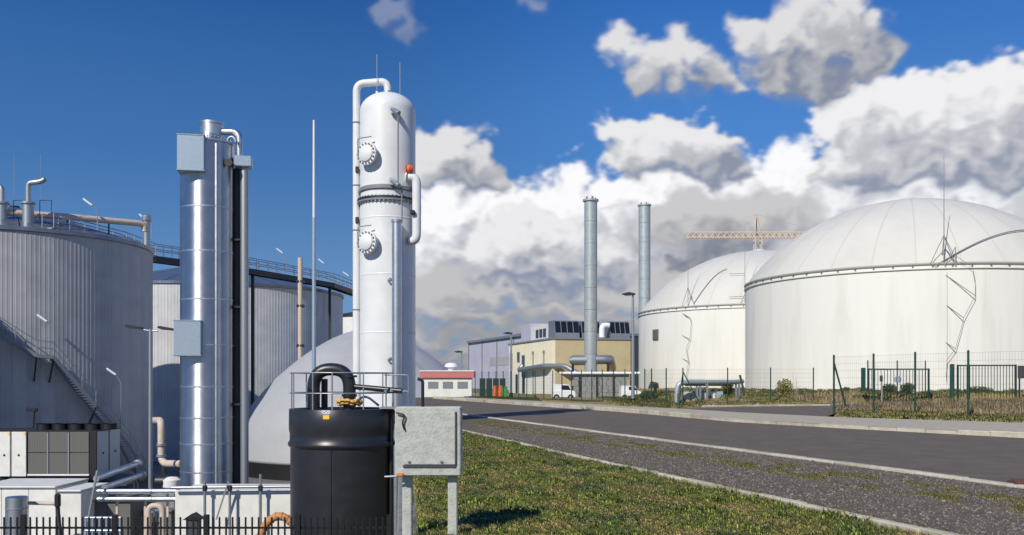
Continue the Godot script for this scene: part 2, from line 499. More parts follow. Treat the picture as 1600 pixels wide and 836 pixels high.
func make_sky() -> ImageTexture:
	sky_noise = noise(3, 0.012, 5)
	sky_fine = noise(8, 0.055, 4)
	var r := RandomNumberGenerator.new()
	r.seed = 77
	# the bank low in the sky, back to front
	cloud([[690, 350, 75], [760, 345, 75], [850, 345, 70], [930, 335, 75], [1010, 330, 80], [1100, 330, 80], [1190, 315, 75], [1260, 300, 70], [1340, 330, 80], [1440, 330, 90], [1540, 330, 90], [1640, 330, 90], [1720, 340, 100],
		[700, 420, 95], [800, 410, 95], [900, 410, 95], [1000, 410, 95], [1100, 410, 95], [1200, 400, 95], [1300, 400, 100], [1420, 410, 110], [1560, 410, 110], [1700, 420, 110]], 1.08, 0.12, 0.22, 1.0)
	cloud([[660, 480, 80], [740, 480, 85], [830, 480, 85], [920, 480, 85], [1010, 480, 85], [1100, 470, 85], [1200, 470, 90], [1320, 470, 100], [1450, 470, 110], [1600, 470, 110], [1740, 470, 110],
		[640, 570, 90], [740, 570, 100], [850, 570, 100], [960, 570, 100], [1080, 570, 110], [1220, 570, 120], [1380, 570, 130], [1560, 570, 130], [1720, 560, 130]], 0.60, 0.28, 0.5, 1.0)
	cloud([[800, 350, 34], [840, 370, 56], [780, 395, 52], [870, 360, 42], [905, 395, 48], [830, 420, 64], [740, 415, 40], [890, 430, 50], [950, 425, 42]], 0.93, 0.22, 0.14, 1.2)
	cloud([[1080, 330, 44], [1130, 340, 50], [1190, 345, 52], [1050, 350, 40], [1240, 335, 44], [1010, 375, 40], [1150, 385, 60], [1090, 395, 50]], 0.66, 0.20, 0.3, 1.2)
	# separate heaps
	cloud([[668, 240, 42], [700, 225, 34], [728, 250, 42], [690, 270, 46], [755, 272, 36], [786, 288, 26], [650, 285, 40], [735, 292, 34]], 0.84, 0.34, 0.24, 1.6)
	cloud([[950, 205, 26], [985, 225, 44], [1040, 222, 46], [1085, 215, 36], [1120, 235, 42], [1000, 255, 46], [1060, 258, 50], [1120, 268, 42], [1160, 278, 26]], 0.92, 0.34, 0.16, 1.7)
	cloud([[1300, 180, 34], [1340, 170, 46], [1395, 170, 52], [1450, 180, 56], [1510, 165, 58], [1570, 165, 60], [1630, 180, 70], [1330, 225, 56], [1400, 240, 66], [1480, 245, 76], [1560, 240, 80], [1650, 250, 90], [1310, 270, 48], [1380, 285, 44], [1720, 230, 80]], 0.97, 0.40, 0.16, 1.5)
	cloud([[960, 62, 22], [985, 82, 34], [1025, 112, 42], [1075, 108, 46], [1110, 118, 40], [1075, 78, 26], [1140, 130, 24], [1000, 125, 30]], 0.83, 0.22, 0.42, 1.2)
	cloud([[1165, 48, 30], [1205, 75, 50], [1260, 50, 66], [1315, 40, 60], [1350, 85, 50], [1270, 105, 56], [1215, 130, 40], [1385, 92, 26], [1300, 8, 46], [1310, 100, 52], [1335, 55, 48], [1290, 140, 34]], 0.82, 0.24, 0.36, 1.1)
	cloud([[618, 22, 30], [640, 50, 26], [600, 8, 22]], 0.7, 0.2, 0.5, 1.0, 0.3)
	cloud([[820, -6, 26], [850, 8, 20]], 0.7, 0.2, 0.5, 1.0, 0.35)
	# the same kind of sky goes on to the right, behind and round to the left
	for i in 22:
		var az := r.randf_range(38.0, 190.0)
		var el := r.randf_range(2.0, 20.0)
		var list: Array = []
		for k in 7:
			list.append([0, 0, r.randf_range(30, 62), Vector2(az + r.randf_range(-4.2, 4.2), el + r.randf_range(-1.0, 1.6)) * DEG])
		cloud(list, r.randf_range(0.8, 0.98), 0.3, 0.2, 1.5)
	for i in 38:
		var az := 40.0 + i * 4.0
		cloud([[0, 0, 110, Vector2(az, 2.5) * DEG], [0, 0, 90, Vector2(az + 2.0, 5.0 + r.randf_range(-1, 1)) * DEG]], 0.8, 0.25, 0.4, 1.0)
	var W := 2048
	var H := 2048
	var sw := 256
	var sh := 256
	var img := Image.create(sw, sh, false, Image.FORMAT_RGBF)
	for y in sh:
		var el := 90.0 - (y + 0.5) * 180.0 / sh
		for x in sw:
			var az := (x + 0.5) / sw * 360.0
			if az > 180.0: az -= 360.0
			if el < -1.0:
				img.set_pixel(x, y, Color(0.16, 0.17, 0.14))
			elif el > 46.0:
				var q := clampf((el - 26.0) / 50.0, 0.0, 1.0)
				var t := Vector3(0.017, 0.098, 0.345).lerp(Vector3(0.008, 0.06, 0.26), q) * lerpf(0.92, 1.34, smoothstep(-12.0, 12.0, az))
				img.set_pixel(x, y, Color(t.x, t.y, t.z))
			else:
				var wrapped := az if az > -42.0 else az + 360.0
				var col := sky_color(wrapped, maxf(el, 0.0), false)
				img.set_pixel(x, y, col)
	img.resize(W, H, Image.INTERPOLATE_BILINEAR)
	var x0 := int(-36.0 / 360.0 * W)
	var x1 := int(36.0 / 360.0 * W)
	var y0 := int((0.5 - 27.0 / 180.0) * H)
	var y1 := int((0.5 + 1.0 / 180.0) * H)
	for y in range(y0, y1):
		var el := 90.0 - (y + 0.5) * 180.0 / H
		for x in range(x0, x1):
			var az := (x + 0.5) / W * 360.0
			img.set_pixel(posmod(x, W), y, sky_color(az, maxf(el, 0.0), true))
	return ImageTexture.create_from_image(img)

# ---------------------------------------------------------------- camera, sky, sun
func make_view() -> void:
	var cam := Camera3D.new()
	cam.name = "camera"
	cam.projection = Camera3D.PROJECTION_FRUSTUM
	cam.near = 0.1
	cam.far = 6000.0
	cam.size = 0.1 * 836.0 / F
	cam.frustum_offset = Vector2(0, 0.1 * (HORIZON - 418.0) / F)
	cam.position = Vector3(0, EYE, 0)
	add_child(cam)
	cam.current = true
	var env := Environment.new()
	env.background_mode = Environment.BG_SKY
	var sky := Sky.new()
	var pm := PanoramaSkyMaterial.new()
	pm.panorama = make_sky()
	sky.sky_material = pm
	env.sky = sky
	env.tonemap_mode = Environment.TONE_MAPPER_LINEAR
	env.tonemap_exposure = 1.0
	env.sdfgi_enabled = true
	env.ssao_enabled = true
	env.ssil_enabled = true
	var we := WorldEnvironment.new()
	we.name = "environment"
	we.environment = env
	add_child(we)
	var sun := DirectionalLight3D.new()
	sun.name = "sun"
	sun.light_energy = 1.45
	sun.light_color = Color(1.0, 0.97, 0.92)
	sun.light_angular_distance = 0.5
	sun.shadow_enabled = true
	var az := deg_to_rad(30.0)
	var el := deg_to_rad(37.0)
	sun.look_at_from_position(Vector3(-sin(az) * cos(el), sin(el), cos(az) * cos(el)) * 50.0, Vector3.ZERO)
	add_child(sun)

# ---------------------------------------------------------------- ground of the road side
func far_kerb() -> Array: return [Vector2(31.7, 5), Vector2(25.7, -5), Vector2(19.7, -15), Vector2(13.76, -24.9), Vector2(10.6, -29.8), Vector2(8.2, -34.1), Vector2(6.7, -39.5), Vector2(4.9, -45.5), Vector2(1.6, -53.4), Vector2(-1.6, -61.7), Vector2(-6.4, -75.0)]
func walk_back() -> Array: return [Vector2(37, 3), Vector2(29.5, -9), Vector2(23.2, -21), Vector2(17.4, -31.2), Vector2(12.5, -36.2), Vector2(10.1, -41.0), Vector2(8.6, -45.4), Vector2(6.2, -50.2), Vector2(2.1, -61), Vector2(-2.7, -71.5), Vector2(-5.6, -77.6)]
func near_kerb() -> Array: return [Vector2(14.1, 5), Vector2(12.35, 0), Vector2(7.6, -13.7), Vector2(3.2, -26.3), Vector2(-1.07, -38.7), Vector2(-5.3, -51.0)]
func lawn_kerb() -> Array: return [Vector2(8.9, 5), Vector2(4.26, -9.5), Vector2(1.5, -18.1), Vector2(-1.16, -27.0), Vector2(-3.0, -33.2)]
func plateau_edge() -> Array: return [Vector2(-3.2, 30), Vector2(-1.9, 4), Vector2(-0.98, -7), Vector2(-1.12, -10), Vector2(-2.85, -24.5), Vector2(-3.35, -35), Vector2(-6.0, -52), Vector2(-7.6, -66), Vector2(-8.6, -80.5), Vector2(-3.0, -86), Vector2(-0.3, -92), Vector2(0.0, -100), Vector2(-4.0, -107), Vector2(-12, -113), Vector2(-12, -190)]

func strip_poly(a: Array, b: Array) -> PackedVector2Array:
	var p := PackedVector2Array(a)
	var r := b.duplicate()
	r.reverse()
	p.append_array(PackedVector2Array(r))
	return p

# kerb stones of about a metre along a line; each stone a piece of its own
func kerb_line(called: String, pts: Array, w: float, top: float, m: Array, gap: float, seed_: int, side: float, drop := []) -> void:
	org = Vector3.ZERO
	var holder := Node3D.new()
	holder.name = numbered(called)
	add_child(holder)
	holder.set_meta("kind", "structure")
	var r := RandomNumberGenerator.new()
	r.seed = seed_
	var meshes: Array = []
	for i in 3:
		var st := mb()
		box(st, Vector3.ZERO, Vector3(1.0 - gap, 0.3, w), Basis(), 0.012 + 0.006 * i)
		meshes.append(st.commit())
	var carry := 0.0
	for i in pts.size() - 1:
		var a: Vector2 = pts[i]
		var b: Vector2 = pts[i + 1]
		var l := a.distance_to(b)
		var n := maxi(1, roundi(l))
		var d := (b - a) / l
		var nrm := Vector2(-d.y, d.x) * side
		for k in n:
			var c := a.lerp(b, (k + 0.5) / n) + nrm * w * 0.5
			var y := top - 0.15 + r.randf_range(-0.006, 0.006)
			if drop.size() and c.x > drop[0] and c.y > drop[2]: y -= 0.068 * smoothstep(drop[1] + 2.2, drop[1] - 0.5, c.x)
			var bs := Basis(Vector3.UP, -atan2(d.y, d.x) + r.randf_range(-0.006, 0.006)).scaled_local(Vector3(l / n, 1, 1))
			piece("kerb_stone", meshes[r.randi() % 3], m[r.randi() % m.size()], holder, Transform3D(bs, Vector3(c.x, y, c.y)))

func build_ground() -> void:
	org = Vector3.ZERO
	# the land, one sheet to the horizon, with the sunken yard left open
	var p := PackedVector2Array(plateau_edge())
	p.append_array(PackedVector2Array([Vector2(-160, -190), Vector2(-160, 30), Vector2(-4000, 30), Vector2(-4000, -4500), Vector2(4000, -4500), Vector2(4000, 30)]))
	var st := mb()
	sheet(st, p, -0.03)
	setting("ground", st, mats["field"])
	st = mb()
	sheet(st, PackedVector2Array([Vector2(-160, 31), Vector2(1.0, 31), Vector2(1.0, -191), Vector2(-160, -191)]), YARD)
	setting("yard_paving", st, mats["yard"])
	# retaining wall of the yard
	st = mb()
	var e := plateau_edge()
	for i in e.size() - 1:
		var a: Vector2 = e[i]
		var b: Vector2 = e[i + 1]
		var d := (b - a).normalized()
		var n := Vector2(-d.y, d.x)
		if n.x > 0.0 and absf(d.x) < 0.9: n = -n
		var ln := a.distance_to(b)
		box(st, Vector3((a.x + b.x) * 0.5, YARD * 0.5 - 0.03, (a.y + b.y) * 0.5), Vector3(ln + 0.1, -YARD + 0.0, 0.24), Basis(Vector3.UP, -atan2(d.y, d.x)), 0.02)
	box(st, Vector3(-86, YARD * 0.5 - 0.03, -190), Vector3(150, -YARD, 0.25))
	box(st, Vector3(-160, YARD * 0.5 - 0.03, -80), Vector3(0.25, -YARD, 220))
	setting("retaining_wall", st, mats["retaining"])
	# lawn sheet, gravel verge, road, pavement
	st = mb()
	var lk := lawn_kerb()
	sheet(st, PackedVector2Array([Vector2(-1.8, 5), Vector2(-0.86, -7), Vector2(-1.0, -10), Vector2(-2.73, -24.5), Vector2(-3.1, -33.0), lk[4], lk[3], lk[2], lk[1], lk[0]]), -0.012)
	setting("lawn", st, mats["turf_soil"])
	st = mb()
	var nk := near_kerb()
	var gravel_far := [nk[0], nk[1], nk[2], nk[3], nk[4], nk[5], Vector2(-5.6, -51.5), Vector2(-3.3, -36)]
	sheet(st, strip_poly(gravel_far, lk), 0.0)
	setting("gravel_verge", st, mats["gravel"])
	st = mb()
	sheet(st, strip_poly(near_kerb() + [Vector2(-7.4, -66), Vector2(-8.2, -78)], far_kerb() + [Vector2(-8.0, -79)]), 0.012)
	setting("road", st, mats["asphalt"])
	st = mb()
	sheet(st, strip_poly(far_kerb(), walk_back()), 0.12)
	setting("pavement", st, mats["paving"])
	# the strip of gutter concrete between kerb and road
	kerb_line("far_kerb", far_kerb(), 0.16, 0.19, [mats["kerb"], mats["kerb_worn"], mats["kerb"]], 0.012, 5, 1.0, [7.5, 12.6, -43.0])
	kerb_line("near_kerb", near_kerb(), 0.2, 0.04, [mats["kerb"], mats["kerb_worn"]], 0.012, 6, -1.0)
	kerb_line("lawn_kerb", lawn_kerb(), 0.12, 0.075, [mats["kerb"], mats["kerb_worn"]], 0.01, 7, -1.0)
	# driveway to the gates and the kerb behind it
	st = mb()
	sheet(st, PackedVector2Array([Vector2(12.35, -36.5), Vector2(9.9, -41.2), Vector2(8.5, -45.8), Vector2(10.0, -48.6), Vector2(13.5, -50.2), Vector2(17.6, -51.4), Vector2(23.5, -58), Vector2(32, -58.5), Vector2(31, -54), Vector2(21, -49), Vector2(14.6, -41.5)]), 0.112)
	setting("driveway", st, mats["asphalt"])
	kerb_line("driveway_kerb", [Vector2(10.0, -48.6), Vector2(13.5, -50.2), Vector2(17.6, -51.4), Vector2(20.5, -54.6)], 0.12, 0.2, [mats["kerb"], mats["kerb_worn"]], 0.012, 8, -1.0)
	# berm of rough earth between the fence and the digesters
	st = mb()
	var nz := noise(51, 0.11, 4)
	var x0 := 2.0; var x1 := 62.0; var z0 := -92.0; var z1 := -36.0
	var nx := 120; var nzc := 112
	var hgt: Array = []
	for j in nzc + 1:
		var row: Array = []
		for i in nx + 1:
			var x := x0 + (x1 - x0) * i / nx
			var z := z0 + (z1 - z0) * j / nzc
			row.append(berm(x, z, nz))
		hgt.append(row)
	for j in nzc:
		for i in nx:
			var h0: float = hgt[j][i]; var h1: float = hgt[j][i + 1]; var h2: float = hgt[j + 1][i + 1]; var h3: float = hgt[j + 1][i]
			if maxf(maxf(h0, h1), maxf(h2, h3)) < 0.0: continue
			var xa := x0 + (x1 - x0) * i / nx; var xb := x0 + (x1 - x0) * (i + 1) / nx
			var za := z0 + (z1 - z0) * j / nzc; var zb := z0 + (z1 - z0) * (j + 1) / nzc
			var q := [Vector3(xa, h0, za), Vector3(xb, h1, za), Vector3(xb, h2, zb), Vector3(xa, h3, zb)]
			var ns: Array = []
			for v in q:
				var g := 0.25
				ns.append(Vector3(berm(v.x - g, v.z, nz) - berm(v.x + g, v.z, nz), 2.0 * g, berm(v.x, v.z - g, nz) - berm(v.x, v.z + g, nz)).normalized())
			tri(st, q[0], q[1], q[2], ns[0], ns[1], ns[2])
			tri(st, q[0], q[2], q[3], ns[0], ns[2], ns[3])
	setting("earth_berm", st, mats["soil"])

func seg_side(p: Vector2, a: Vector2, b: Vector2) -> float:
	return (b - a).normalized().cross(p - a)

# height of the rough ground; under zero where there is paving
func berm(x: float, z: float, nz: FastNoiseLite) -> float:
	var q := Vector2(x, z)
	# distance behind the back of the pavement
	var wb := walk_back()
	var best := 1e9
	var sgn := 1.0
	for i in wb.size() - 1:
		var c := Geometry2D.get_closest_point_to_segment(q, wb[i], wb[i + 1])
		var d := c.distance_to(q)
		if d < best:
			best = d
			sgn = 1.0 if seg_side(q, wb[i], wb[i + 1]) > 0.0 else -1.0
	var back := best * sgn
	if back < 0.15: return -0.2
	# driveway stays clear
	var drive := PackedVector2Array([Vector2(12.6, -35.5), Vector2(8.2, -45.8), Vector2(10.0, -48.9), Vector2(13.5, -50.5), Vector2(17.6, -51.8), Vector2(23.5, -58.5), Vector2(32, -59), Vector2(31, -53.6), Vector2(21, -48.6), Vector2(14.4, -41.0)])
	if Geometry2D.is_point_in_polygon(q, drive): return -0.2
	var n := nz.get_noise_2d(x * 1.7, z * 1.7)
	var base := 0.13 + 0.02 * n
	var mound := smoothstep(-51.5, -56.5, z - 0.06 * (x - 14.0)) * smoothstep(7.2, 10.5, x)
	if z > -51.0: mound = 0.0
	return base + mound * (0.34 + 0.30 * n) + (0.1 * (1.0 + n) * smoothstep(0.5, 3.0, back) if x > 12.0 else 0.03 * n)

# ---------------------------------------------------------------- street lamps
func street_lamp(label: String, base: Vector3, top: float, head_left: bool, r: float) -> void:
	var t := thing("street_lamp", label, "street lamp", base, "street lamps along the road")
	var st := mb()
	tube(st, [base, base + Vector3(0, 0.35, 0)], r * 1.9, 12)
	part("base_sleeve", st, mats["black"], t)
	st = mb()
	var up := base + Vector3(0, top, 0)
	tube(st, [base + Vector3(0, 0.35, 0), base + Vector3(0, top * 0.5, 0), up], [r * 1.25, r, r * 0.75], 12)
	part("pole", st, mats["galvanised"], t)
	var sx := -1.0 if head_left else 1.0
	st = mb()
	var poly := PackedVector2Array([Vector2(0.14, -0.02), Vector2(0.1, 0.06), Vector2(-0.25, 0.13), Vector2(-0.62, 0.05), Vector2(-0.66, 0.0), Vector2(-0.3, -0.06)])
	if not head_left:
		for i in poly.size(): poly[i].x = -poly[i].x
	slab(st, poly, up + Vector3(0, 0, -0.16), Vector3.RIGHT, Vector3.UP, 0.32)
	var h := part("lamp_head", st, mats["lamp_blue"], t)
	st = mb()
	box(st, up + Vector3(sx * 0.32, -0.065, 0), Vector3(0.34, 0.03, 0.22), Basis(), 0.01)
	part("lamp_glass", st, mats["lamp_white"], h)

# ---------------------------------------------------------------- fences
func wire_mesh(w: float, h: float) -> Mesh:
	var key := "wire%.2f_%.2f" % [w, h]
	if cached.has(key): return cached[key]
	var keep := org
	org = Vector3.ZERO
	var st := mb()
	var n := int(w / 0.1)
	for i in range(1, n):
		tube(st, [Vector3(w * i / n, 0.03, 0), Vector3(w * i / n, h, 0)], 0.0023, 3, false)
	for j in 9:
		tube(st, [Vector3(0, 0.05 + (h - 0.06) * j / 8.0, 0.004), Vector3(w, 0.05 + (h - 0.06) * j / 8.0, 0.004)], 0.003, 3, false)
	org = keep
	cached[key] = st.commit()
	return cached[key]

func wire_fence(label: String, pts: Array, hgt: float, r: float, braces: Array) -> void:
	var t := thing("wire_fence", label, "fence", pts[0], "green wire fences")
	for i in pts.size():
		var p: Vector3 = pts[i]
		var st := mb()
		tube(st, [p - Vector3(0, 0.3, 0), p + Vector3(0, hgt, 0), p + Vector3(0, hgt + 0.03, 0)], [r, r, r * 0.4], 8)
		part("post", st, mats["green_paint"], t)
		if i < pts.size() - 1:
			var q: Vector3 = pts[i + 1]
			var d := q - p
			var flat_d := Vector3(d.x, 0, d.z)
			var bs := Basis(flat_d / flat_d.length() , Vector3.UP, flat_d.normalized().cross(Vector3.UP))
			bs.x = d / flat_d.length()
			piece("wire_panel", wire_mesh(flat_d.length(), hgt - 0.06), mats["wire"], t, Transform3D(bs, p - pts[0]))
	for b in braces:
		var st := mb()
		tube(st, [b[0], b[1]], r * 0.85, 8)
		part("brace", st, mats["green_paint"], t)

func gate(label: String, a: Vector3, b: Vector3, hgt: float, post_side: int) -> void:
	var t := thing("metal_gate", label, "gate", a, "green bar gates of the driveway")
	var st := mb()
	var d := (b - a).normalized()
	var pa := a if post_side == 0 else b
	box(st, pa + Vector3(0, hgt * 0.5, 0) - d * 0.12, Vector3(0.22, hgt + 0.08, 0.22), Basis(Vector3.UP, -atan2(d.z, d.x)), 0.02)
	part("gate_post", st, mats["green_paint"], t)
	var a2 := a + d * 0.2
	var fr: Material = mats["dark_green"]
	st = mb()
	bar(st, a2 + Vector3(0, hgt - 0.05, 0), b + Vector3(0, hgt - 0.05, 0), 0.09, 0.08)
	part("top_rail", st, fr, t)
	st = mb()
	bar(st, a2 + Vector3(0, 0.15, 0), b + Vector3(0, 0.15, 0), 0.09, 0.08)
	part("bottom_rail", st, fr, t)
	for q in [a2, b]:
		st = mb()
		bar(st, q + Vector3(0, 0.1, 0), q + Vector3(0, hgt, 0), 0.1, 0.085)
		part("stile", st, fr, t)
	var n := 19
	for i in range(1, n):
		var q := a2.lerp(b, float(i) / n)
		st = mb()
		bar(st, q + Vector3(0, 0.18, 0), q + Vector3(0, hgt - 0.07, 0), 0.03, 0.03)
		part("bar", st, fr, t)

func build_fences() -> void:
	# along the pavement, far to near
	var a := Vector3(-3.1, 0.1, -78.0)
	var b := Vector3(7.75, 0.1, -57.6)
	var pts: Array = []
	for i in 19: pts.append(a.lerp(b, i / 18.0))
	wire_fence("long green wire fence beside the pavement in front of the cream building", pts, 2.1, 0.032, [])
	pts = [Vector3(7.9, 0.1, -55.2), G(1018, 53.6, 0.1), G(1041, 51.6, 0.1), G(1067, 50.9, 0.1), G(1137, 51.6, 0.12), G(1204, 52.0, 0.14), G(1271, 52.6, 0.14)]
	wire_fence("green wire fence with two slanted braces in front of the pale pipe bridge", pts, 2.08, 0.036, [[pts[3] + Vector3(0, 1.85, 0), pts[3] + Vector3(-0.42, 0, 0.9)], [pts[3] + Vector3(0, 1.9, 0), pts[3] + Vector3(1.0, 0, 0.1)]])
	pts = [G(1303, 39.6, 0.1), G(1365, 38.0, 0.12), G(1430, 36.5, 0.14), G(1513, 35.0, 0.16), G(1606, 33.4, 0.17), G(1712, 31.8, 0.17)]
	wire_fence("tall green wire fence in front of the dry grass with a brace at its end", pts, 2.5, 0.045, [[pts[0] + Vector3(0, 2.2, 0), pts[0] + Vector3(0.78, 0.0, -0.5)]])
	pts = [G(1356, 61.0, 0.3), G(1402, 61.3, 0.3), G(1446, 61.6, 0.3)]
	wire_fence("short run of green wire fence behind the closed gate leaf", pts, 2.5, 0.042, [])
	gate("green bar gate leaf hung on the thick post near the braced fence corner", G(1352, 57.6, 0.1), G(1451, 57.6, 0.1), 2.15, 0)
	gate("green bar gate leaf at the picture's edge beside the dark board", G(1491, 55.6, 0.15), G(1587, 55.0, 0.15), 2.3, 0)
	var t := thing("dark_board", "dark grey board fixed beside the outer gate leaf", "board", G(1590, 54.5, 0.1))
	var st := mb()
	box(st, G(1607, 54.5, 2.0), Vector3(1.25, 0.75, 0.06), Basis(), 0.01)
	part("panel", st, mats["dark_grey"], t)
	for q in [1593.0, 1620.0]:
		st = mb()
		bar(st, G(q, 54.56, 0.1), G(q, 54.56, 2.3), 0.07, 0.05)
		part("post", st, mats["dark_green"], t)
	t = thing("marker_post", "slim white marker post with a dark top behind the gate bars", "post", G(1378, 47.0, 0.15))
	st = mb()
	tube(st, [G(1378, 47.0, 0.0), G(1378, 47.0, 1.5)], 0.03, 8)
	part("shaft", st, mats["ring_grey"], t)
	st = mb()
	box(st, G(1377, 47.0, 1.62), Vector3(0.14, 0.3, 0.1), Basis(), 0.02)
	part("marker_head", st, mats["dark_grey"], t)
	t = thing("round_sign", "small pale blue round sign on the fence behind the gate", "sign", G(1402, 61.0, 2.0))
	st = mb()
	lathe(st, [Vector2(0, -0.015), Vector2(0.24, -0.015), Vector2(0.24, 0.015), Vector2(0, 0.015)], 20, P(1403, 593, 61.15), 0, TAU, Basis(Vector3.RIGHT, PI / 2))
	part("disc", st, mats["blue_sign"], t)

# ---------------------------------------------------------------- white digesters
func dome_profile(r: float, h: float) -> Array:
	var rs := (r * r + h * h) / (2.0 * h)
	var out: Array = []
	var amax := asin(r / rs)
	for i in 25:
		var a := amax * (1.0 - i / 24.0)
		out.append(Vector2(rs * sin(a), rs * cos(a) - rs + h))
	return out

func digester(label: String, c: Vector3, r: float, rim: float, top: float, seams: int) -> Node3D:
	var t := thing("domed_digester", label, "digester", c, "white domed digesters")
	var st := mb()
	lathe(st, [Vector2(r, 0), Vector2(r, rim * 0.5), Vector2(r, rim)], 160, c)
	part("wall", st, mats["white_wall"], t)
	var roof := mb()
	var prof := dome_profile(r - 0.05, top - rim)
	for i in prof.size(): prof[i].y += rim + 0.04
	lathe(roof, prof, 160, c)
	var d := part("dome", roof, mats["membrane"], t)
	# welded seams: slim raised bands up the membrane
	for k in seams:
		var a := TAU * (k + 0.35) / seams
		var line: Array = []
		for i in prof.size() - 1:
			line.append(c + Vector3(sin(a) * prof[i].x, prof[i].y + 0.006, cos(a) * prof[i].x))
		st = mb()
		for i in line.size() - 1:
			var side := Vector3(cos(a), 0, -sin(a)) * 0.05
			var up: Vector3 = Vector3(sin(a), 1.2, cos(a)).normalized() * 0.02
			quad(st, line[i] - side, line[i] + up * 0.6, line[i + 1] + up * 0.6, line[i + 1] - side, up - side)
			quad(st, line[i] + up * 0.6, line[i] + side, line[i + 1] + side, line[i + 1] + up * 0.6, up + side)
		part("seam", st, mats["seam_grey"], d)
	st = mb()
	ring_tube(st, c + Vector3(0, rim + 0.02, 0), r + 0.03, 0.09, 160, 8)
	part("clamp_ring", st, mats["ring_grey"], t)
	st = mb()
	lathe(st, [Vector2(r + 0.02, rim - 0.36), Vector2(r + 0.12, rim - 0.33), Vector2(r + 0.12, rim - 0.26), Vector2(r + 0.02, rim - 0.24)], 160, c)
	part("drip_ledge", st, mats["white_wall"], t)
	# clips under the rim
	var n := int(r * 5.0)
	st = mb()
	for k in n:
		var a := TAU * k / n
		box(st, c + Vector3(sin(a) * (r + 0.05), rim - 0.12, cos(a) * (r + 0.05)), Vector3(0.1, 0.14, 0.06), Basis(Vector3.UP, a))
	var clips := part("rim_clips", st, mats["louvre_grey"], t)
	clips.set_meta("kind", "stuff")
	st = mb()
	lathe(st, [Vector2(0.9, top - 0.1), Vector2(0.85, top + 0.12), Vector2(0.5, top + 0.3), Vector2(0, top + 0.32)], 24, c)
	part("crown_cap", st, mats["membrane"], t)
	return t

func mast(t: Node3D, foot: Vector3, top: float, spread: float, hgt: float, inward: Vector3) -> void:
	var st := mb()
	tube(st, [foot, Vector3(foot.x, foot.y + (top - foot.y) * 0.4, foot.z), Vector3(foot.x, top, foot.z)], [0.035, 0.028, 0.012], 6)
	var m := part("lightning_rod", st, mats["cable"], t)
	var side := inward.cross(Vector3.UP).normalized()
	for o in [side * spread, -side * spread, inward * spread]:
		st = mb()
		var q: Vector3 = foot + o
		tube(st, [q, foot + Vector3(0, hgt, 0)], 0.025, 5)
		part("stay", st, mats["cable"], m)

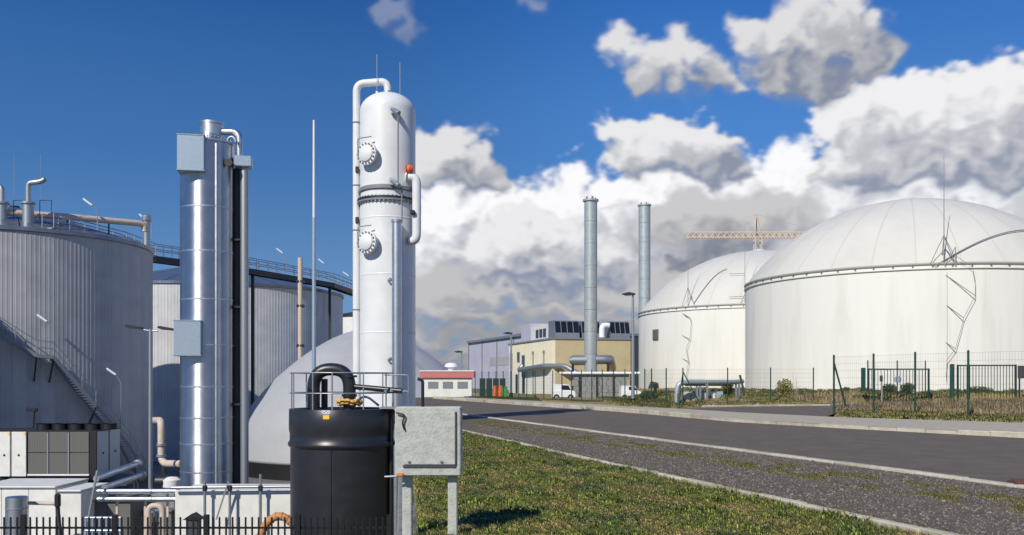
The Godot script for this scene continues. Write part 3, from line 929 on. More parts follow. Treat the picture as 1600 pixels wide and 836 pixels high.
func build_digesters() -> void:
	var ca := Vector3(32.5, -0.1, -75.95)
	var t := digester("large white domed digester nearest the gates with a hose arched over its dome", ca, 13.0, 9.55, 16.15, 28)
	var f := on_cyl(1475, 417, ca, 13.1)
	var inward := (Vector3(ca.x, 0, ca.z) - Vector3(f.x, 0, f.z)).normalized()
	mast(t, Vector3(f.x, 9.5, f.z), P(1475, 243, -f.z).y, 0.85, 1.9, inward)
	# hose arching from the rim up over the dome
	var hp: Array = []
	for i in 15:
		var u := i / 14.0
		var px := lerpf(1460, 1640, u)
		var py := 416.0 - 57.0 * sin(u * 1.9)
		hp.append(on_dome(px, py, ca, 12.95, 9.59, 16.19, 0.12))
	var st := mb()
	tube(st, hp, 0.045, 6)
	part("hose", st, mats["cable"], t)
	for pr in [[1476, 416, 1493, 386], [1494, 416, 1493, 386], [1494, 416, 1476, 372]]:
		st = mb()
		tube(st, [on_cyl(pr[0], pr[1], ca, 13.15), on_cyl(pr[2], pr[3], ca, 13.0)], 0.03, 5)
		part("hose_strut", st, mats["cable"], t)
	# cable on stand-off arms down the wall
	var cb: Array = []
	for q in [[1494, 400], [1520, 418], [1524, 440], [1524, 462], [1506, 496], [1500, 520], [1493, 545], [1480, 562], [1478, 590]]: cb.append(on_cyl(q[0], q[1], ca, 13.35))
	st = mb()
	tube(st, cb, 0.018, 5)
	part("cable", st, mats["cable"], t)
	for q in [[1478, 430, 1524, 462], [1479, 477, 1506, 497], [1478, 535, 1493, 545]]:
		st = mb()
		tube(st, [on_cyl(q[0], q[1], ca, 13.0), on_cyl(q[2], q[3], ca, 13.35)], 0.028, 5)
		part("stand_off_arm", st, mats["cable"], t)
	st = mb()
	tube(st, [on_cyl(1480, 425, ca, 13.03), on_cyl(1480, 600, ca, 13.03)], 0.012, 4)
	part("down_conductor", st, mats["cable"], t)

	var cb2 := Vector3(28.2, -0.1, -106.0)
	t = digester("white domed digester with a small louvred vent, partly hidden behind the larger one", cb2, 13.6, 9.2, 16.2, 26)
	st = mb()
	var v := on_cyl(1025, 523, cb2, 13.6)
	var out := (v - Vector3(cb2.x, v.y, cb2.z)).normalized()
	var bs := Basis(Vector3.UP, atan2(out.x, out.z))
	box(st, v + out * 0.04, Vector3(1.05, 1.15, 0.16), bs, 0.02)
	var vent := part("wall_vent", st, mats["louvre_grey"], t)
	for k in 6:
		st = mb()
		box(st, v + out * 0.13 + Vector3(0, -0.42 + 0.17 * k, 0), Vector3(0.95, 0.1, 0.05), bs * Basis(Vector3.RIGHT, 0.5))
		part("slat", st, mats["mid_grey"], vent)
	f = on_cyl(1075, 480, cb2, 13.65)
	inward = (Vector3(cb2.x, 0, cb2.z) - Vector3(f.x, 0, f.z)).normalized()
	mast(t, Vector3(f.x, 9.15, f.z), P(1075, 372, -f.z).y, 0.8, 2.0, inward)
	f = on_cyl(1164, 480, cb2, 13.65)
	mast(t, Vector3(f.x, 9.15, f.z), P(1164, 352, -f.z).y, 0.5, 1.0, inward)
	hp = []
	for i in 9:
		var u := i / 8.0
		hp.append(on_dome(lerpf(1084, 1136, u), 474.0 - 54.0 * sin(u * 1.45), cb2, 13.55, 9.24, 16.24, 0.1))
	st = mb()
	tube(st, hp, 0.04, 5)
	part("hose", st, mats["cable"], t)
	cb = []
	for q in [[1068, 490], [1078, 496], [1080, 505], [1078, 530], [1072, 545], [1076, 565], [1072, 590]]: cb.append(on_cyl(q[0], q[1], cb2, 13.9))
	st = mb()
	tube(st, cb, 0.02, 5)
	part("cable", st, mats["cable"], t)
	for q in [[1066, 490, 1079, 497], [1066, 524, 1078, 530], [1066, 560, 1076, 565]]:
		st = mb()
		tube(st, [on_cyl(q[0], q[1], cb2, 13.6), on_cyl(q[2], q[3], cb2, 13.9)], 0.025, 5)
		part("stand_off_arm", st, mats["cable"], t)
	for q in [[1139, 428, 1163, 427], [1139, 464, 1163, 463]]:
		st = mb()
		tube(st, [on_dome(q[0], q[1], cb2, 13.55, 9.24, 16.24, 0.3), on_dome(q[2], q[3], cb2, 13.55, 9.24, 16.24, 0.3)], 0.03, 5)
		part("guy_bar", st, mats["cable"], t)

# ---------------------------------------------------------------- chimneys and works buildings
func chimney(label: String, base: Vector3, top: float, r: float, n: int) -> Node3D:
	var t := thing("steel_chimney", label, "chimney", base, "steel chimneys")
	var h := top - base.y
	for i in n:
		var st := mb()
		var y0 := base.y + h * i / n + (0.012 if i else 0.0)
		var y1 := base.y + h * (i + 1) / n - 0.012
		lathe(st, [Vector2(r - 0.03, y0 - 0.008), Vector2(r, y0), Vector2(r, y1), Vector2(r - 0.03, y1 + 0.008)], 32, Vector3(base.x, 0, base.z))
		var sec := part("shell_section", st, mats["stack_steel"], t)
		for a in [-0.5, 0.15, 0.75]:
			for k in 3:
				var rv := mb()
				var dirv := Vector3(sin(a), 0, cos(a))
				box(rv, Vector3(base.x, y0 + (y1 - y0) * (k + 0.5) / 3.0, base.z) + dirv * r, Vector3(0.06, 0.06, 0.05), Basis(Vector3.UP, a), 0.012)
				part("lug", rv, mats["stack_steel"], sec)
	var st2 := mb()
	lathe(st2, [Vector2(r, top - 0.18), Vector2(r + 0.12, top - 0.15), Vector2(r + 0.12, top), Vector2(r - 0.1, top + 0.01), Vector2(r - 0.12, top - 0.6), Vector2(0, top - 0.6)], 32, Vector3(base.x, 0, base.z))
	part("top_flange", st2, mats["stack_steel"], t)
	for k in 5:
		var a := TAU * k / 5.0 + 0.3
		var lug := mb()
		box(lug, Vector3(base.x + sin(a) * (r * 0.75), top + 0.1, base.z + cos(a) * (r * 0.75)), Vector3(0.16, 0.24, 0.06), Basis(Vector3.UP, a))
		part("lifting_lug", lug, mats["galvanised"], t)
	return t

func wall_box(st: SurfaceTool, o: Vector3, u: Vector3, n: Vector3, x0: float, x1: float, y0: float, y1: float, th: float) -> void:
	var c := o + u * (x0 + x1) * 0.5 + Vector3(0, (y0 + y1) * 0.5, 0) + n * th * 0.5
	box(st, c, Vector3(absf(x1 - x0), y1 - y0, absf(th)), Basis(u, Vector3.UP, u.cross(Vector3.UP)))

func build_works() -> void:
	# cream building
	var k0 := G(863, 90.0)
	var ul := Vector3(-0.26, 0, -0.966).normalized()
	var ur := Vector3(0.966, 0, -0.26).normalized()
	var nl := Vector3(-0.966, 0, 0.26).normalized()
	var nr := Vector3(0.26, 0, 0.966).normalized()
	var top := 5.45
	var t := thing("plant_building", "two storey cream plant building with coolers on its flat roof", "building", k0)
	var st := mb()
	# each wall as a slab; plinth proud below
	wall_box(st, k0, ul, -nl, 0.0, 16.4, 2.25, top, 0.3)
	part("side_wall", st, mats["cream"], t)
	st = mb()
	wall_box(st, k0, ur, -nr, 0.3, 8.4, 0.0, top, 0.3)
	part("front_wall", st, mats["tan"], t, "front wall behind the chimney with its shade put into a darker tan")  # darker than the side wall: shading painted into the albedo
	st = mb()
	wall_box(st, k0, ul, -nl, 0.0, 16.4, 0.0, 2.25, 0.32)
	part("plinth", st, mats["plinth"], t, "white painted lower wall")
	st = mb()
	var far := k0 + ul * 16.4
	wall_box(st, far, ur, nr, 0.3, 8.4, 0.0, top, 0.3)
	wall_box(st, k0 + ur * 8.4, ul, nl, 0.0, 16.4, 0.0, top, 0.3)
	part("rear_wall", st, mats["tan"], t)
	st = mb()
	slab(st, PackedVector2Array([Vector2(-0.1, -0.1), Vector2(8.5, -0.1), Vector2(8.5, 16.5), Vector2(-0.1, 16.5)]), k0 + Vector3(0, top + 0.16, 0), ur, ul, -0.16)
	part("roof", st, mats["mid_grey"], t)
	# windows on the side wall: x along the wall, y, w, h
	for w in [[15.3, 3.6, 0.9, 1.7], [12.2, 4.0, 0.9, 1.0], [10.2, 3.1, 1.0, 2.0]]:
		st = mb()
		wall_box(st, k0 - nl * 0.02, ul, nl, w[0] - w[2] * 0.5, w[0] + w[2] * 0.5, w[1] - w[3] * 0.5, w[1] + w[3] * 0.5, 0.05)
		var win := part("window", st, mats["glass_dark"], t)
		st = mb()
		for e in [-1.0, 1.0]:
			wall_box(st, k0, ul, nl, w[0] + e * w[2] * 0.5 - 0.05, w[0] + e * w[2] * 0.5 + 0.05, w[1] - w[3] * 0.5, w[1] + w[3] * 0.5, 0.07)
			wall_box(st, k0, ul, nl, w[0] - w[2] * 0.5 - 0.05, w[0] + w[2] * 0.5 + 0.05, w[1] + e * w[3] * 0.5 - 0.05, w[1] + e * w[3] * 0.5 + 0.05, 0.08)
		part("frame", st, mats["mid_grey"], win)
	for w in [[13.0, 0.9], [10.2, 1.0]]:
		st = mb()
		wall_box(st, k0 - nl * 0.02, ul, nl, w[0] - w[1] * 0.5, w[0] + w[1] * 0.5, 0.05, 2.1, 0.06)
		part("door", st, mats["dark_steel"], t)
	for x in [6.4, 2.6]:
		st = mb()
		var q: Vector3 = k0 + ul * x + nl * 0.08
		tube(st, [q, q + Vector3(0, 4.2, 0)], 0.06, 8)
		var dp := part("downpipe", st, mats["galvanised"], t)
		st = mb()
		box(st, q + Vector3(0, 4.3, 0), Vector3(0.25, 0.28, 0.2), Basis(ul, Vector3.UP, ul.cross(Vector3.UP)), 0.02)
		part("hopper_head", st, mats["mid_grey"], dp)
	# duct along the side wall, round the corner and along the front
	st = mb()
	var q0 := k0 + ul * 10.4 + nl * 0.5
	tube(st, bend([q0 + Vector3(0, 3.0, 0) - nl * 0.45, q0 + Vector3(0, 2.55, 0), k0 + nl * 0.55 + ul * 1.0 + Vector3(0, 2.85, 0), k0 + nr * 1.2 + ur * 0.9 + Vector3(0, 2.85, 0), k0 + nr * 2.6 + ur * 1.9 + Vector3(0, 1.95, 0), k0 + nr * 3.0 + ur * 3.0 + Vector3(0, 1.9, 0)], 0.5, 6), 0.26, 12)
	part("side_duct", st, mats["galvanised"], t)
	# roof plant
	var coolers := [[-0.1, 2.75, 0.7], [2.8, 2.1, 1.0], [5.7, 2.25, 0.7]]
	var ci := 0
	for c in coolers:
		var o: Vector3 = k0 + ur * (c[0] + 0.6) + ul * c[2] + Vector3(0, top + 0.16, 0)
		var w: float = c[1] * 0.92
		var cool := thing("roof_cooler", ["grey roof cooler nearest the corner of the cream building", "grey roof cooler behind the nearer chimney", "grey roof cooler between the nearer chimney and the white digester"][ci], "roof cooler", o, "roof coolers on the cream building")
		ci += 1
		st = mb()
		wall_box(st, o, ur, -nr, 0.0, w, 0.0, 0.42, 2.2)
		part("base_frame", st, mats["galvanised"], cool)
		st = mb()
		var pr := PackedVector2Array([Vector2(0, 0.42), Vector2(2.2, 0.42), Vector2(2.2, 1.75), Vector2(0.35, 1.75)])
		slab(st, pr, o, -nr, Vector3.UP, w)
		var hood := part("hood", st, mats["galvanised"], cool)
		var slope := (Vector3(0, 1.33, 0) - nr * 0.35).normalized()
		for k in 4:
			var pa := o + ur * (w * (k + 0.5) / 4.0) + Vector3(0, 1.1, 0) - nr * 0.175 + nr * 0.03
			st = mb()
			box(st, pa, Vector3(w / 4.0 - 0.1, 1.12, 0.06), Basis(ur, slope, ur.cross(slope)), 0.01)
			part("louvre_panel", st, mats["louvre_dark"], hood)
	for c in [[4.75, 1.6, "white"]]:
		var o: Vector3 = k0 + ur * (c[0] + 0.6) + ul * 0.6 + Vector3(0, top + 0.16, 0)
		var cowl := thing("vent_cowl", "white curved vent cowl on the roof between two coolers", "vent", o)
		st = mb()
		tube(st, bend([o, o + Vector3(0, c[1] * 0.8, 0), o + Vector3(0, c[1] * 0.8, 0) + ur * 0.7], 0.5, 5), 0.3, 12)
		part("pipe", st, mats["lamp_white"], cowl)
		st = mb()
		lathe(st, [Vector2(0.42, 0.0), Vector2(0.42, 0.12), Vector2(0.0, 0.12)], 16, o)
		part("collar", st, mats["galvanised"], cowl)
	# roof shed seen over the side wall
	var so := k0 + ul * 3.2 + ur * 0.5 + Vector3(0, top + 0.16, 0)
	var shed := thing("roof_shed", "pale roof shed with dark windows above the cream side wall", "roof shed", so)
	st = mb()
	wall_box(st, so, ul, ur, 0.0, 6.0, 0.0, 1.5, 3.0)
	part("shed_wall", st, mats["white_panel"], shed)
	for k in 3:
		st = mb()
		wall_box(st, so, ul, nl, 0.5 + k * 1.3, 1.4 + k * 1.3, 0.25, 1.1, 0.05)
		part("window", st, mats["glass_dark"], shed)
	st = mb()
	wall_box(st, so + ul * 6.2, ul, ur, 0.0, 3.6, -0.2, 1.9, 3.4)
	part("duct_house", st, mats["lilac_panel"], shed)
	# long grey hall behind
	var h0 := G(832, 125.0)
	var h1 := G(733, 156.0)
	var hu := (h1 - h0).normalized()
	var hn := Vector3(hu.z, 0, -hu.x)
	if hn.x > 0.0: hn = -hn
	var hl := (h1 - h0).length()
	t = thing("grey_hall", "long grey panelled hall behind the cream building", "building", h0)
	var panels := 8
	for i in panels:
		st = mb()
		wall_box(st, h0, hu, -hn, hl * i / panels + 0.05, hl * (i + 1) / panels - 0.05, 0.0, 7.9, 0.2)
		part("wall_panel", st, mats["lilac_panel"], t)
	st = mb()
	wall_box(st, h0 - hn * 0.21, hu, -hn, 0.0, hl, 0.0, 7.9, 0.2)
	wall_box(st, h1 - hn * 0.0, -hn, hu, 0.0, 20.0, 0.0, 7.9, 0.2)
	wall_box(st, h0 - hn * 0.0, -hn, -hu, 0.0, 20.0, 0.0, 7.9, 0.2)
	part("rear_wall", st, mats["dark_grey"], t)
	for i in range(0, panels + 1, 2):
		st = mb()
		wall_box(st, h0, hu, hn, hl * i / panels - 0.12, hl * i / panels + 0.12, 0.0, 7.9, 0.12)
		part("joint_strip", st, mats["mid_grey"], t)
	st = mb()
	wall_box(st, h0, hu, hn, hl * 0.1, hl * 0.62, 3.6, 4.9, 0.04)
	part("band_panel", st, mats["grey_membrane"], t)
	st = mb()
	slab(st, PackedVector2Array([Vector2(-0.3, -0.35), Vector2(hl + 0.3, -0.35), Vector2(hl + 0.3, 20.2), Vector2(-0.3, 20.2)]), h0 + Vector3(0, 7.92, 0), hu, -hn, 0.35)
	part("roof", st, mats["galvanised"], t)
	# chimneys
	var ch := G(923, 77.0)
	t = chimney("tall steel chimney with silver ducts at its foot before the shade toned wall", ch, P(0, 312, 77.0).y, 0.54, 9)
	st = mb()
	var dl := P(890, 563, 77.0)
	tube(st, [dl, dl + Vector3(0.25, 0, 0), P(918, 563, 77.0)], [0.2, 0.42, 0.42], 14)
	part("silencer_duct", st, mats["galvanised"], t)
	st = mb()
	tube(st, bend([P(928, 562, 77.0), P(953, 562, 77.0), P(954, 562, 82.5), P(957, 575, 88.5)], 0.6, 5), 0.38, 14)
	part("silencer_duct", st, mats["galvanised"], t)
	for px in [895.0, 950.0]:
		st = mb()
		bar(st, G(px, 77.0), P(px, 566, 77.0), 0.2, 0.2)
		part("duct_prop", st, mats["dark_steel"], t)
	st = mb()
	lathe(st, [Vector2(1.1, 0), Vector2(1.1, 0.5), Vector2(0.6, 0.52)], 24, ch)
	part("footing", st, mats["concrete"], t)
	chimney("steel chimney rising from behind the white domed digester", G(1007, 114.0), P(0, 320, 114.0).y, 0.72, 10)
	# grey block wall with a pale pipe on top
	t = thing("block_wall", "grey block retaining wall with a pale pipe on top at the chimney foot", "wall", G(893, 73.5))
	for j in 4:
		for i in 8:
			st = mb()
			var x0 := 893.0 + (980.0 - 893.0) * i / 8.0
			var cx := G(x0 + 5.4, 73.5)
			box(st, Vector3(cx.x + (0.14 if j % 2 else 0.0), 0.27 + j * 0.5, cx.z), Vector3(0.535, 0.485, 0.4), Basis(), 0.02)
			part("block", st, mats["block_grey"], t)
	st = mb()
	tube(st, [P(874, 583, 73.1), P(1000, 583, 73.1)], 0.11, 10)
	part("pipe", st, mats["lamp_white"], t)
	for px in [878.0, 905.0, 932.0, 958.0, 985.0]:
		st = mb()
		bar(st, G(px, 73.1), P(px, 583, 73.1), 0.08, 0.08)
		part("pipe_stand", st, mats["dark_steel"], t)
	# lightning rods over the cream building
	for q in [[866, 500, 472], [870, 500, 478]]:
		pass
	# street lamps
	street_lamp("street lamp nearest the white digesters with a dark flat head", G(989, 54.5, 0.1), P(0, 460, 54.5).y - 0.1, true, 0.085)
	street_lamp("middle street lamp in front of the cream building's side wall", G(798.5, 77.0, 0.1), P(0, 521, 77.0).y - 0.1, true, 0.085)
	street_lamp("farthest street lamp beside the low red roofed building", G(721, 84.0, 0.0), P(0, 550, 84.0).y, true, 0.08)
	# low building with a red fascia
	var rb := G(660, 82.0)
	t = thing("low_building", "low pale building with a red roof fascia at the road end", "building", rb)
	st = mb()
	wall_box(st, rb, Vector3.RIGHT, Vector3(0, 0, -1), 0.0, 4.35, 0.0, 1.7, 1.6)
	part("wall", st, mats["white_panel"], t)
	st = mb()
	wall_box(st, rb + Vector3(-0.2, 0, 0.2), Vector3.RIGHT, Vector3(0, 0, -1), 0.0, 4.75, 1.7, 2.25, 2.0)
	part("fascia", st, mats["red_fascia"], t)
	st = mb()
	wall_box(st, rb + Vector3(-0.25, 0, 0.25), Vector3.RIGHT, Vector3(0, 0, -1), 0.0, 4.85, 2.25, 2.36, 2.1)
	part("roof_edge", st, mats["white_panel"], t)
	st = mb()
	lathe(st, [Vector2(0.3, 2.36), Vector2(0.3, 2.6), Vector2(0.62, 2.68), Vector2(0.5, 2.95), Vector2(0.2, 3.05), Vector2(0, 3.05)], 20, rb + Vector3(2.5, 0, -0.9))
	part("roof_vent", st, mats["lamp_white"], t)
	for k in 3:
		st = mb()
		wall_box(st, rb, Vector3.RIGHT, Vector3(0, 0, 1), 0.5 + k * 1.3, 1.4 + k * 1.3, 0.75, 1.35, 0.03)
		part("window", st, mats["mid_grey"], t)
	# bins and barrier by the far fence
	t = thing("site_gate", "dark green solid gate panels at the far end of the fence", "gate", G(748, 82.0))
	for k in 4:
		st = mb()
		var q := G(754 + k * 10.4, 82.0 - k * 0.4)
		box(st, q + Vector3(0, 0.85, 0), Vector3(0.52, 1.6, 0.06), Basis(), 0.01)
		part("panel", st, mats["dark_green"], t)
	for k in 2:
		t = thing("orange_barrel", ["orange barrel by the green gate panels, beside its twin", "orange barrel next to the green bin"][k], "barrel", G(774 + k * 8, 79.6), "orange barrels")
		st = mb()
		lathe(st, [Vector2(0, 0), Vector2(0.19, 0), Vector2(0.21, 0.3), Vector2(0.19, 0.62), Vector2(0.17, 0.98), Vector2(0.1, 1.02), Vector2(0, 1.02)], 14, G(774 + k * 8, 79.6))
		part("drum", st, mats["orange"], t)
		st = mb()
		lathe(st, [Vector2(0.23, 0.42), Vector2(0.23, 0.52)], 14, G(774 + k * 8, 79.6))
		part("band", st, mats["orange_dull"], t)
	t = thing("wheeled_bin", "green wheeled bin beside the orange barrels", "bin", G(788.5, 79.4))
	st = mb()
	var wb := G(788.5, 79.4)
	slab(st, PackedVector2Array([Vector2(-0.18, 0.08), Vector2(0.18, 0.08), Vector2(0.24, 0.85), Vector2(-0.24, 0.85)]), wb + Vector3(0, 0, -0.25), Vector3.RIGHT, Vector3.UP, 0.5)
	part("body", st, mats["bin_green"], t)
	st = mb()
	box(st, wb + Vector3(0, 0.9, 0), Vector3(0.52, 0.08, 0.56), Basis(), 0.02)
	part("lid", st, mats["bin_green"], t)
	for s in [-0.2, 0.2]:
		st = mb()
		tube(st, [wb + Vector3(s - 0.03, 0.09, -0.22), wb + Vector3(s + 0.03, 0.09, -0.22)], 0.09, 12)
		part("wheel", st, mats["rubber"], t)
	vehicle("white van parked by the grey block wall", G(880, 71.0), 1.75, 1.0, 0.98)
	vehicle("white car half hidden beside the lamp post nearest the digesters", G(984, 69.5), 1.5, 0.9, 0.9)

func vehicle(label: String, at: Vector3, w: float, h: float, k: float) -> void:
	var t := thing("parked_vehicle", label, "car", at, "vehicles parked inside the fence")
	var st := mb()
	var l := w * 0.5
	# seen from behind at an angle: body with cabin
	slab(st, PackedVector2Array([Vector2(-l, 0.22), Vector2(l, 0.22), Vector2(l, 0.62), Vector2(l * 0.86, 0.7), Vector2(-l * 0.98, 0.74)]), at + Vector3(0, 0, -0.75), Vector3.RIGHT, Vector3.UP, 1.5)
	var b := part("body", st, mats["car_white"], t)
	st = mb()
	slab(st, PackedVector2Array([Vector2(-l * 0.96, 0.74), Vector2(l * 0.7, 0.7), Vector2(l * 0.42, h + 0.18), Vector2(-l * 0.9, h + 0.2)]), at + Vector3(0, 0, -0.68), Vector3.RIGHT, Vector3.UP, 1.36)
	part("cabin", st, mats["car_white"], t)
	st = mb()
	slab(st, PackedVector2Array([Vector2(-l * 0.2, 0.78), Vector2(l * 0.62, 0.76), Vector2(l * 0.4, h + 0.1), Vector2(-l * 0.2, h + 0.12)]), at + Vector3(0, 0, 0.69), Vector3.RIGHT, Vector3.UP, 0.02)
	part("side_window", st, mats["glass_dark"], t)
	for s in [-0.62, 0.6]:
		st = mb()
		tube(st, [at + Vector3(l * s, 0.22, 0.62), at + Vector3(l * s, 0.22, 0.79)], 0.22, 16)
		var wh := part("wheel", st, mats["rubber"], t)
		st = mb()
		tube(st, [at + Vector3(l * s, 0.22, 0.78), at + Vector3(l * s, 0.22, 0.80)], 0.12, 12)
		part("rim", st, mats["galvanised"], wh)

func build_yard_bits() -> void:
	# insulated pipe bridge
	var d := 53.4
	var t := thing("pipe_bridge", "pale insulated pipe bridge standing on legs before the digesters", "pipe", G(1058, d, 0.1))
	var st := mb()
	tube(st, bend([G(1057, d, 0.05), P(1058, 601, d), P(1069, 597, d), P(1101, 597, d + 0.6)], 0.5, 5), 0.15, 12)
	part("pipe", st, mats["stack_steel"], t)
	st = mb()
	tube(st, [P(1104, 597, d + 0.6), P(1147, 597, d + 1.6), P(1160, 596, d + 2.6)], 0.14, 12)
	part("pipe", st, mats["stack_steel"], t)
	st = mb()
	tube(st, [P(1070, 602, d), P(1146, 602, d + 1.5)], 0.045, 8)
	part("rail", st, mats["dark_steel"], t)
	for q in [[1089.0, 0.4], [1094.0, 0.5], [1105.0, 0.6], [1150.0, 1.7], [1155.0, 1.8]]:
		st = mb()
		bar(st, G(q[0], d + q[1], 0.05), P(q[0], 599, d + q[1]), 0.11, 0.11)
		part("leg", st, mats["galvanised"], t)
	st = mb()
	bar(st, P(1156, 586, d + 1.6), P(1163, 614, d + 1.6), 0.16, 0.1)
	part("cover_panel", st, mats["dark_grey"], t)
	for q in [[1067, 12.0, 0], [1080, 13.0, 1], [1094, 12.0, 2]]:
		var c := G(q[0] + 5, 54.6, 0.48)
		t = thing("concrete_block", ["rough concrete block under the bend of the pipe bridge", "middle rough concrete block under the pipe bridge", "rough concrete block next to the small pale cabinets"][q[2]], "block", c, "concrete blocks under the pipe bridge")
		st = mb()
		box(st, c, Vector3(0.47, 0.68, 0.5), Basis(Vector3.UP, 0.1 * q[2] - 0.1), 0.05)
		part("block", st, mats["concrete"], t)
		st = mb()
		box(st, c + Vector3(0, 0.37, 0), Vector3(0.4, 0.08, 0.42), Basis(Vector3.UP, 0.1 * q[2] - 0.1), 0.02)
		part("cap", st, mats["block_grey"], t)
	for k in 2:
		var c := G(1113.5 + k * 10.5, 54.8, 0.55)
		t = thing("control_cabinet", ["small white control cabinet under the pipe bridge", "small teal grey control cabinet under the pipe bridge"][k], "cabinet", c, "control cabinets under the pipe bridge")
		st = mb()
		box(st, c, Vector3(0.28 + 0.12 * k, 0.62, 0.3), Basis(), 0.02)
		part("housing", st, mats["lamp_white"] if k == 0 else mats["teal_box"], t)
		st = mb()
		box(st, c + Vector3(0, 0.36, 0), Vector3(0.2, 0.1, 0.22), Basis(), 0.01)
		part("lid", st, mats["dark_grey"], t)
	t = thing("short_bollard", "short dark bollard in front of the white digester wall", "bollard", G(1024, 60.0, 0.3))
	st = mb()
	tube(st, [G(1024, 60, 0.2), G(1024, 60, 1.0)], 0.09, 8)
	part("shaft", st, mats["black"], t)
	st = mb()
	box(st, G(1024, 60, 1.12), Vector3(0.22, 0.28, 0.22), Basis(), 0.03)
	part("cap", st, mats["black"], t)
	# road gully in the kerb
	var gp := Vector3(7.78, 0.02, -14.0)
	t = thing("road_gully", "rusty iron gully grate set in the road edge", "drain", gp)
	var bs := Basis(Vector3.UP, deg_to_rad(70.8))
	st = mb()
	box(st, gp + Vector3(0, 0.0, 0), Vector3(0.62, 0.03, 0.46), bs, 0.006)
	part("frame", st, mats["rust"], t)
	for k in 7:
		st = mb()
		box(st, gp + bs * Vector3(-0.24 + 0.08 * k, 0.025, 0), Vector3(0.045, 0.03, 0.38), bs, 0.006)
		part("bar", st, mats["rust"], t)
	# tower crane far off
	var dc := 260.0
	var cb := G(1184, dc)
	var jy := P(0, 371, dc).y
	t = thing("tower_crane", "pale orange tower crane far behind the white domes", "crane", cb)
	st = mb()
	var hw := 0.9
	for sx in [-hw, hw]:
		for sz in [-hw, hw]:
			bar(st, cb + Vector3(sx, 0, sz), cb + Vector3(sx, jy, sz), 0.25, 0.25)
	for k in int(jy / 3.0):
		var s := 1.0 if k % 2 else -1.0
		for z in [-hw, hw]:
			bar(st, cb + Vector3(-hw * s, k * 3.0, z), cb + Vector3(hw * s, k * 3.0 + 3.0, z), 0.14, 0.14)
	part("mast", st, mats["crane_paint"], t)
	st = mb()
	var ja := P(1073, 371, dc)
	var jb := P(1322, 366, dc)
	jb.y = ja.y
	for o in [Vector3(0, 0, -0.8), Vector3(0, 0, 0.8), Vector3(0, 1.5, 0)]:
		bar(st, ja + o, jb + o, 0.24, 0.24)
	var n := 26
	for k in n:
		var p0 := ja.lerp(jb, float(k) / n)
		var p1 := ja.lerp(jb, float(k + 1) / n)
		var pm := (p0 + p1) * 0.5 + Vector3(0, 1.5, 0)
		for z in [-0.8, 0.8]:
			bar(st, p0 + Vector3(0, 0, z), pm, 0.13, 0.13)
			bar(st, pm, p1 + Vector3(0, 0, z), 0.13, 0.13)
	part("jib", st, mats["crane_paint"], t)
	st = mb()
	var apex := P(1182, 335, dc)
	for o in [Vector3(-0.9, 0, 0.8), Vector3(0.9, 0, 0.8), Vector3(0, 0, -0.8)]:
		bar(st, Vector3(cb.x, jy + 0.5, cb.z) + o, apex, 0.2, 0.2)
	part("tower_head", st, mats["crane_rust"], t)
	for q in [0.12, 0.32, 0.85]:
		st = mb()
		bar(st, apex, ja.lerp(jb, q) + Vector3(0, 1.5, 0), 0.07, 0.07)
		part("tie_rod", st, mats["crane_rust"], t)
	st = mb()
	box(st, jb.lerp(ja, 0.03) + Vector3(0, -0.4, 0), Vector3(3.2, 2.2, 1.4), Basis(), 0.1)
	part("counterweight", st, mats["crane_rust"], t)

# ---------------------------------------------------------------- left: the sunken yard
# one ribbed cladding sheet, standing at radius r, centred on +z
func clad_panel(r: float, ang: float, y0: float, y1: float, ribs: int) -> Mesh:
	org = Vector3.ZERO
	var st := mb()
	var pts: Array = [Vector2(-0.5, -0.015)]
	for i in ribs:
		var a := -0.5 + (i + 0.12) / ribs
		var w := 1.0 / ribs
		pts.append(Vector2(a, 0.0)); pts.append(Vector2(a + w * 0.42, 0.0))
		pts.append(Vector2(a + w * 0.54, 0.014)); pts.append(Vector2(a + w * 0.74, 0.014)); pts.append(Vector2(a + w * 0.86, 0.0))
	pts.append(Vector2(0.498, -0.015))
	for i in pts.size() - 1:
		var p: Vector2 = pts[i]
		var q: Vector2 = pts[i + 1]
		var a := p.x * ang
		var b := q.x * ang
		var va := Vector3(sin(a), 0, cos(a)) * (r + p.y)
		var vb := Vector3(sin(b), 0, cos(b)) * (r + q.y)
		quad(st, va + Vector3(0, y0, 0), vb + Vector3(0, y0, 0), vb + Vector3(0, y1, 0), va + Vector3(0, y1, 0), (va + vb).normalized() * Vector3(1, 0, 1))
	return st.commit()

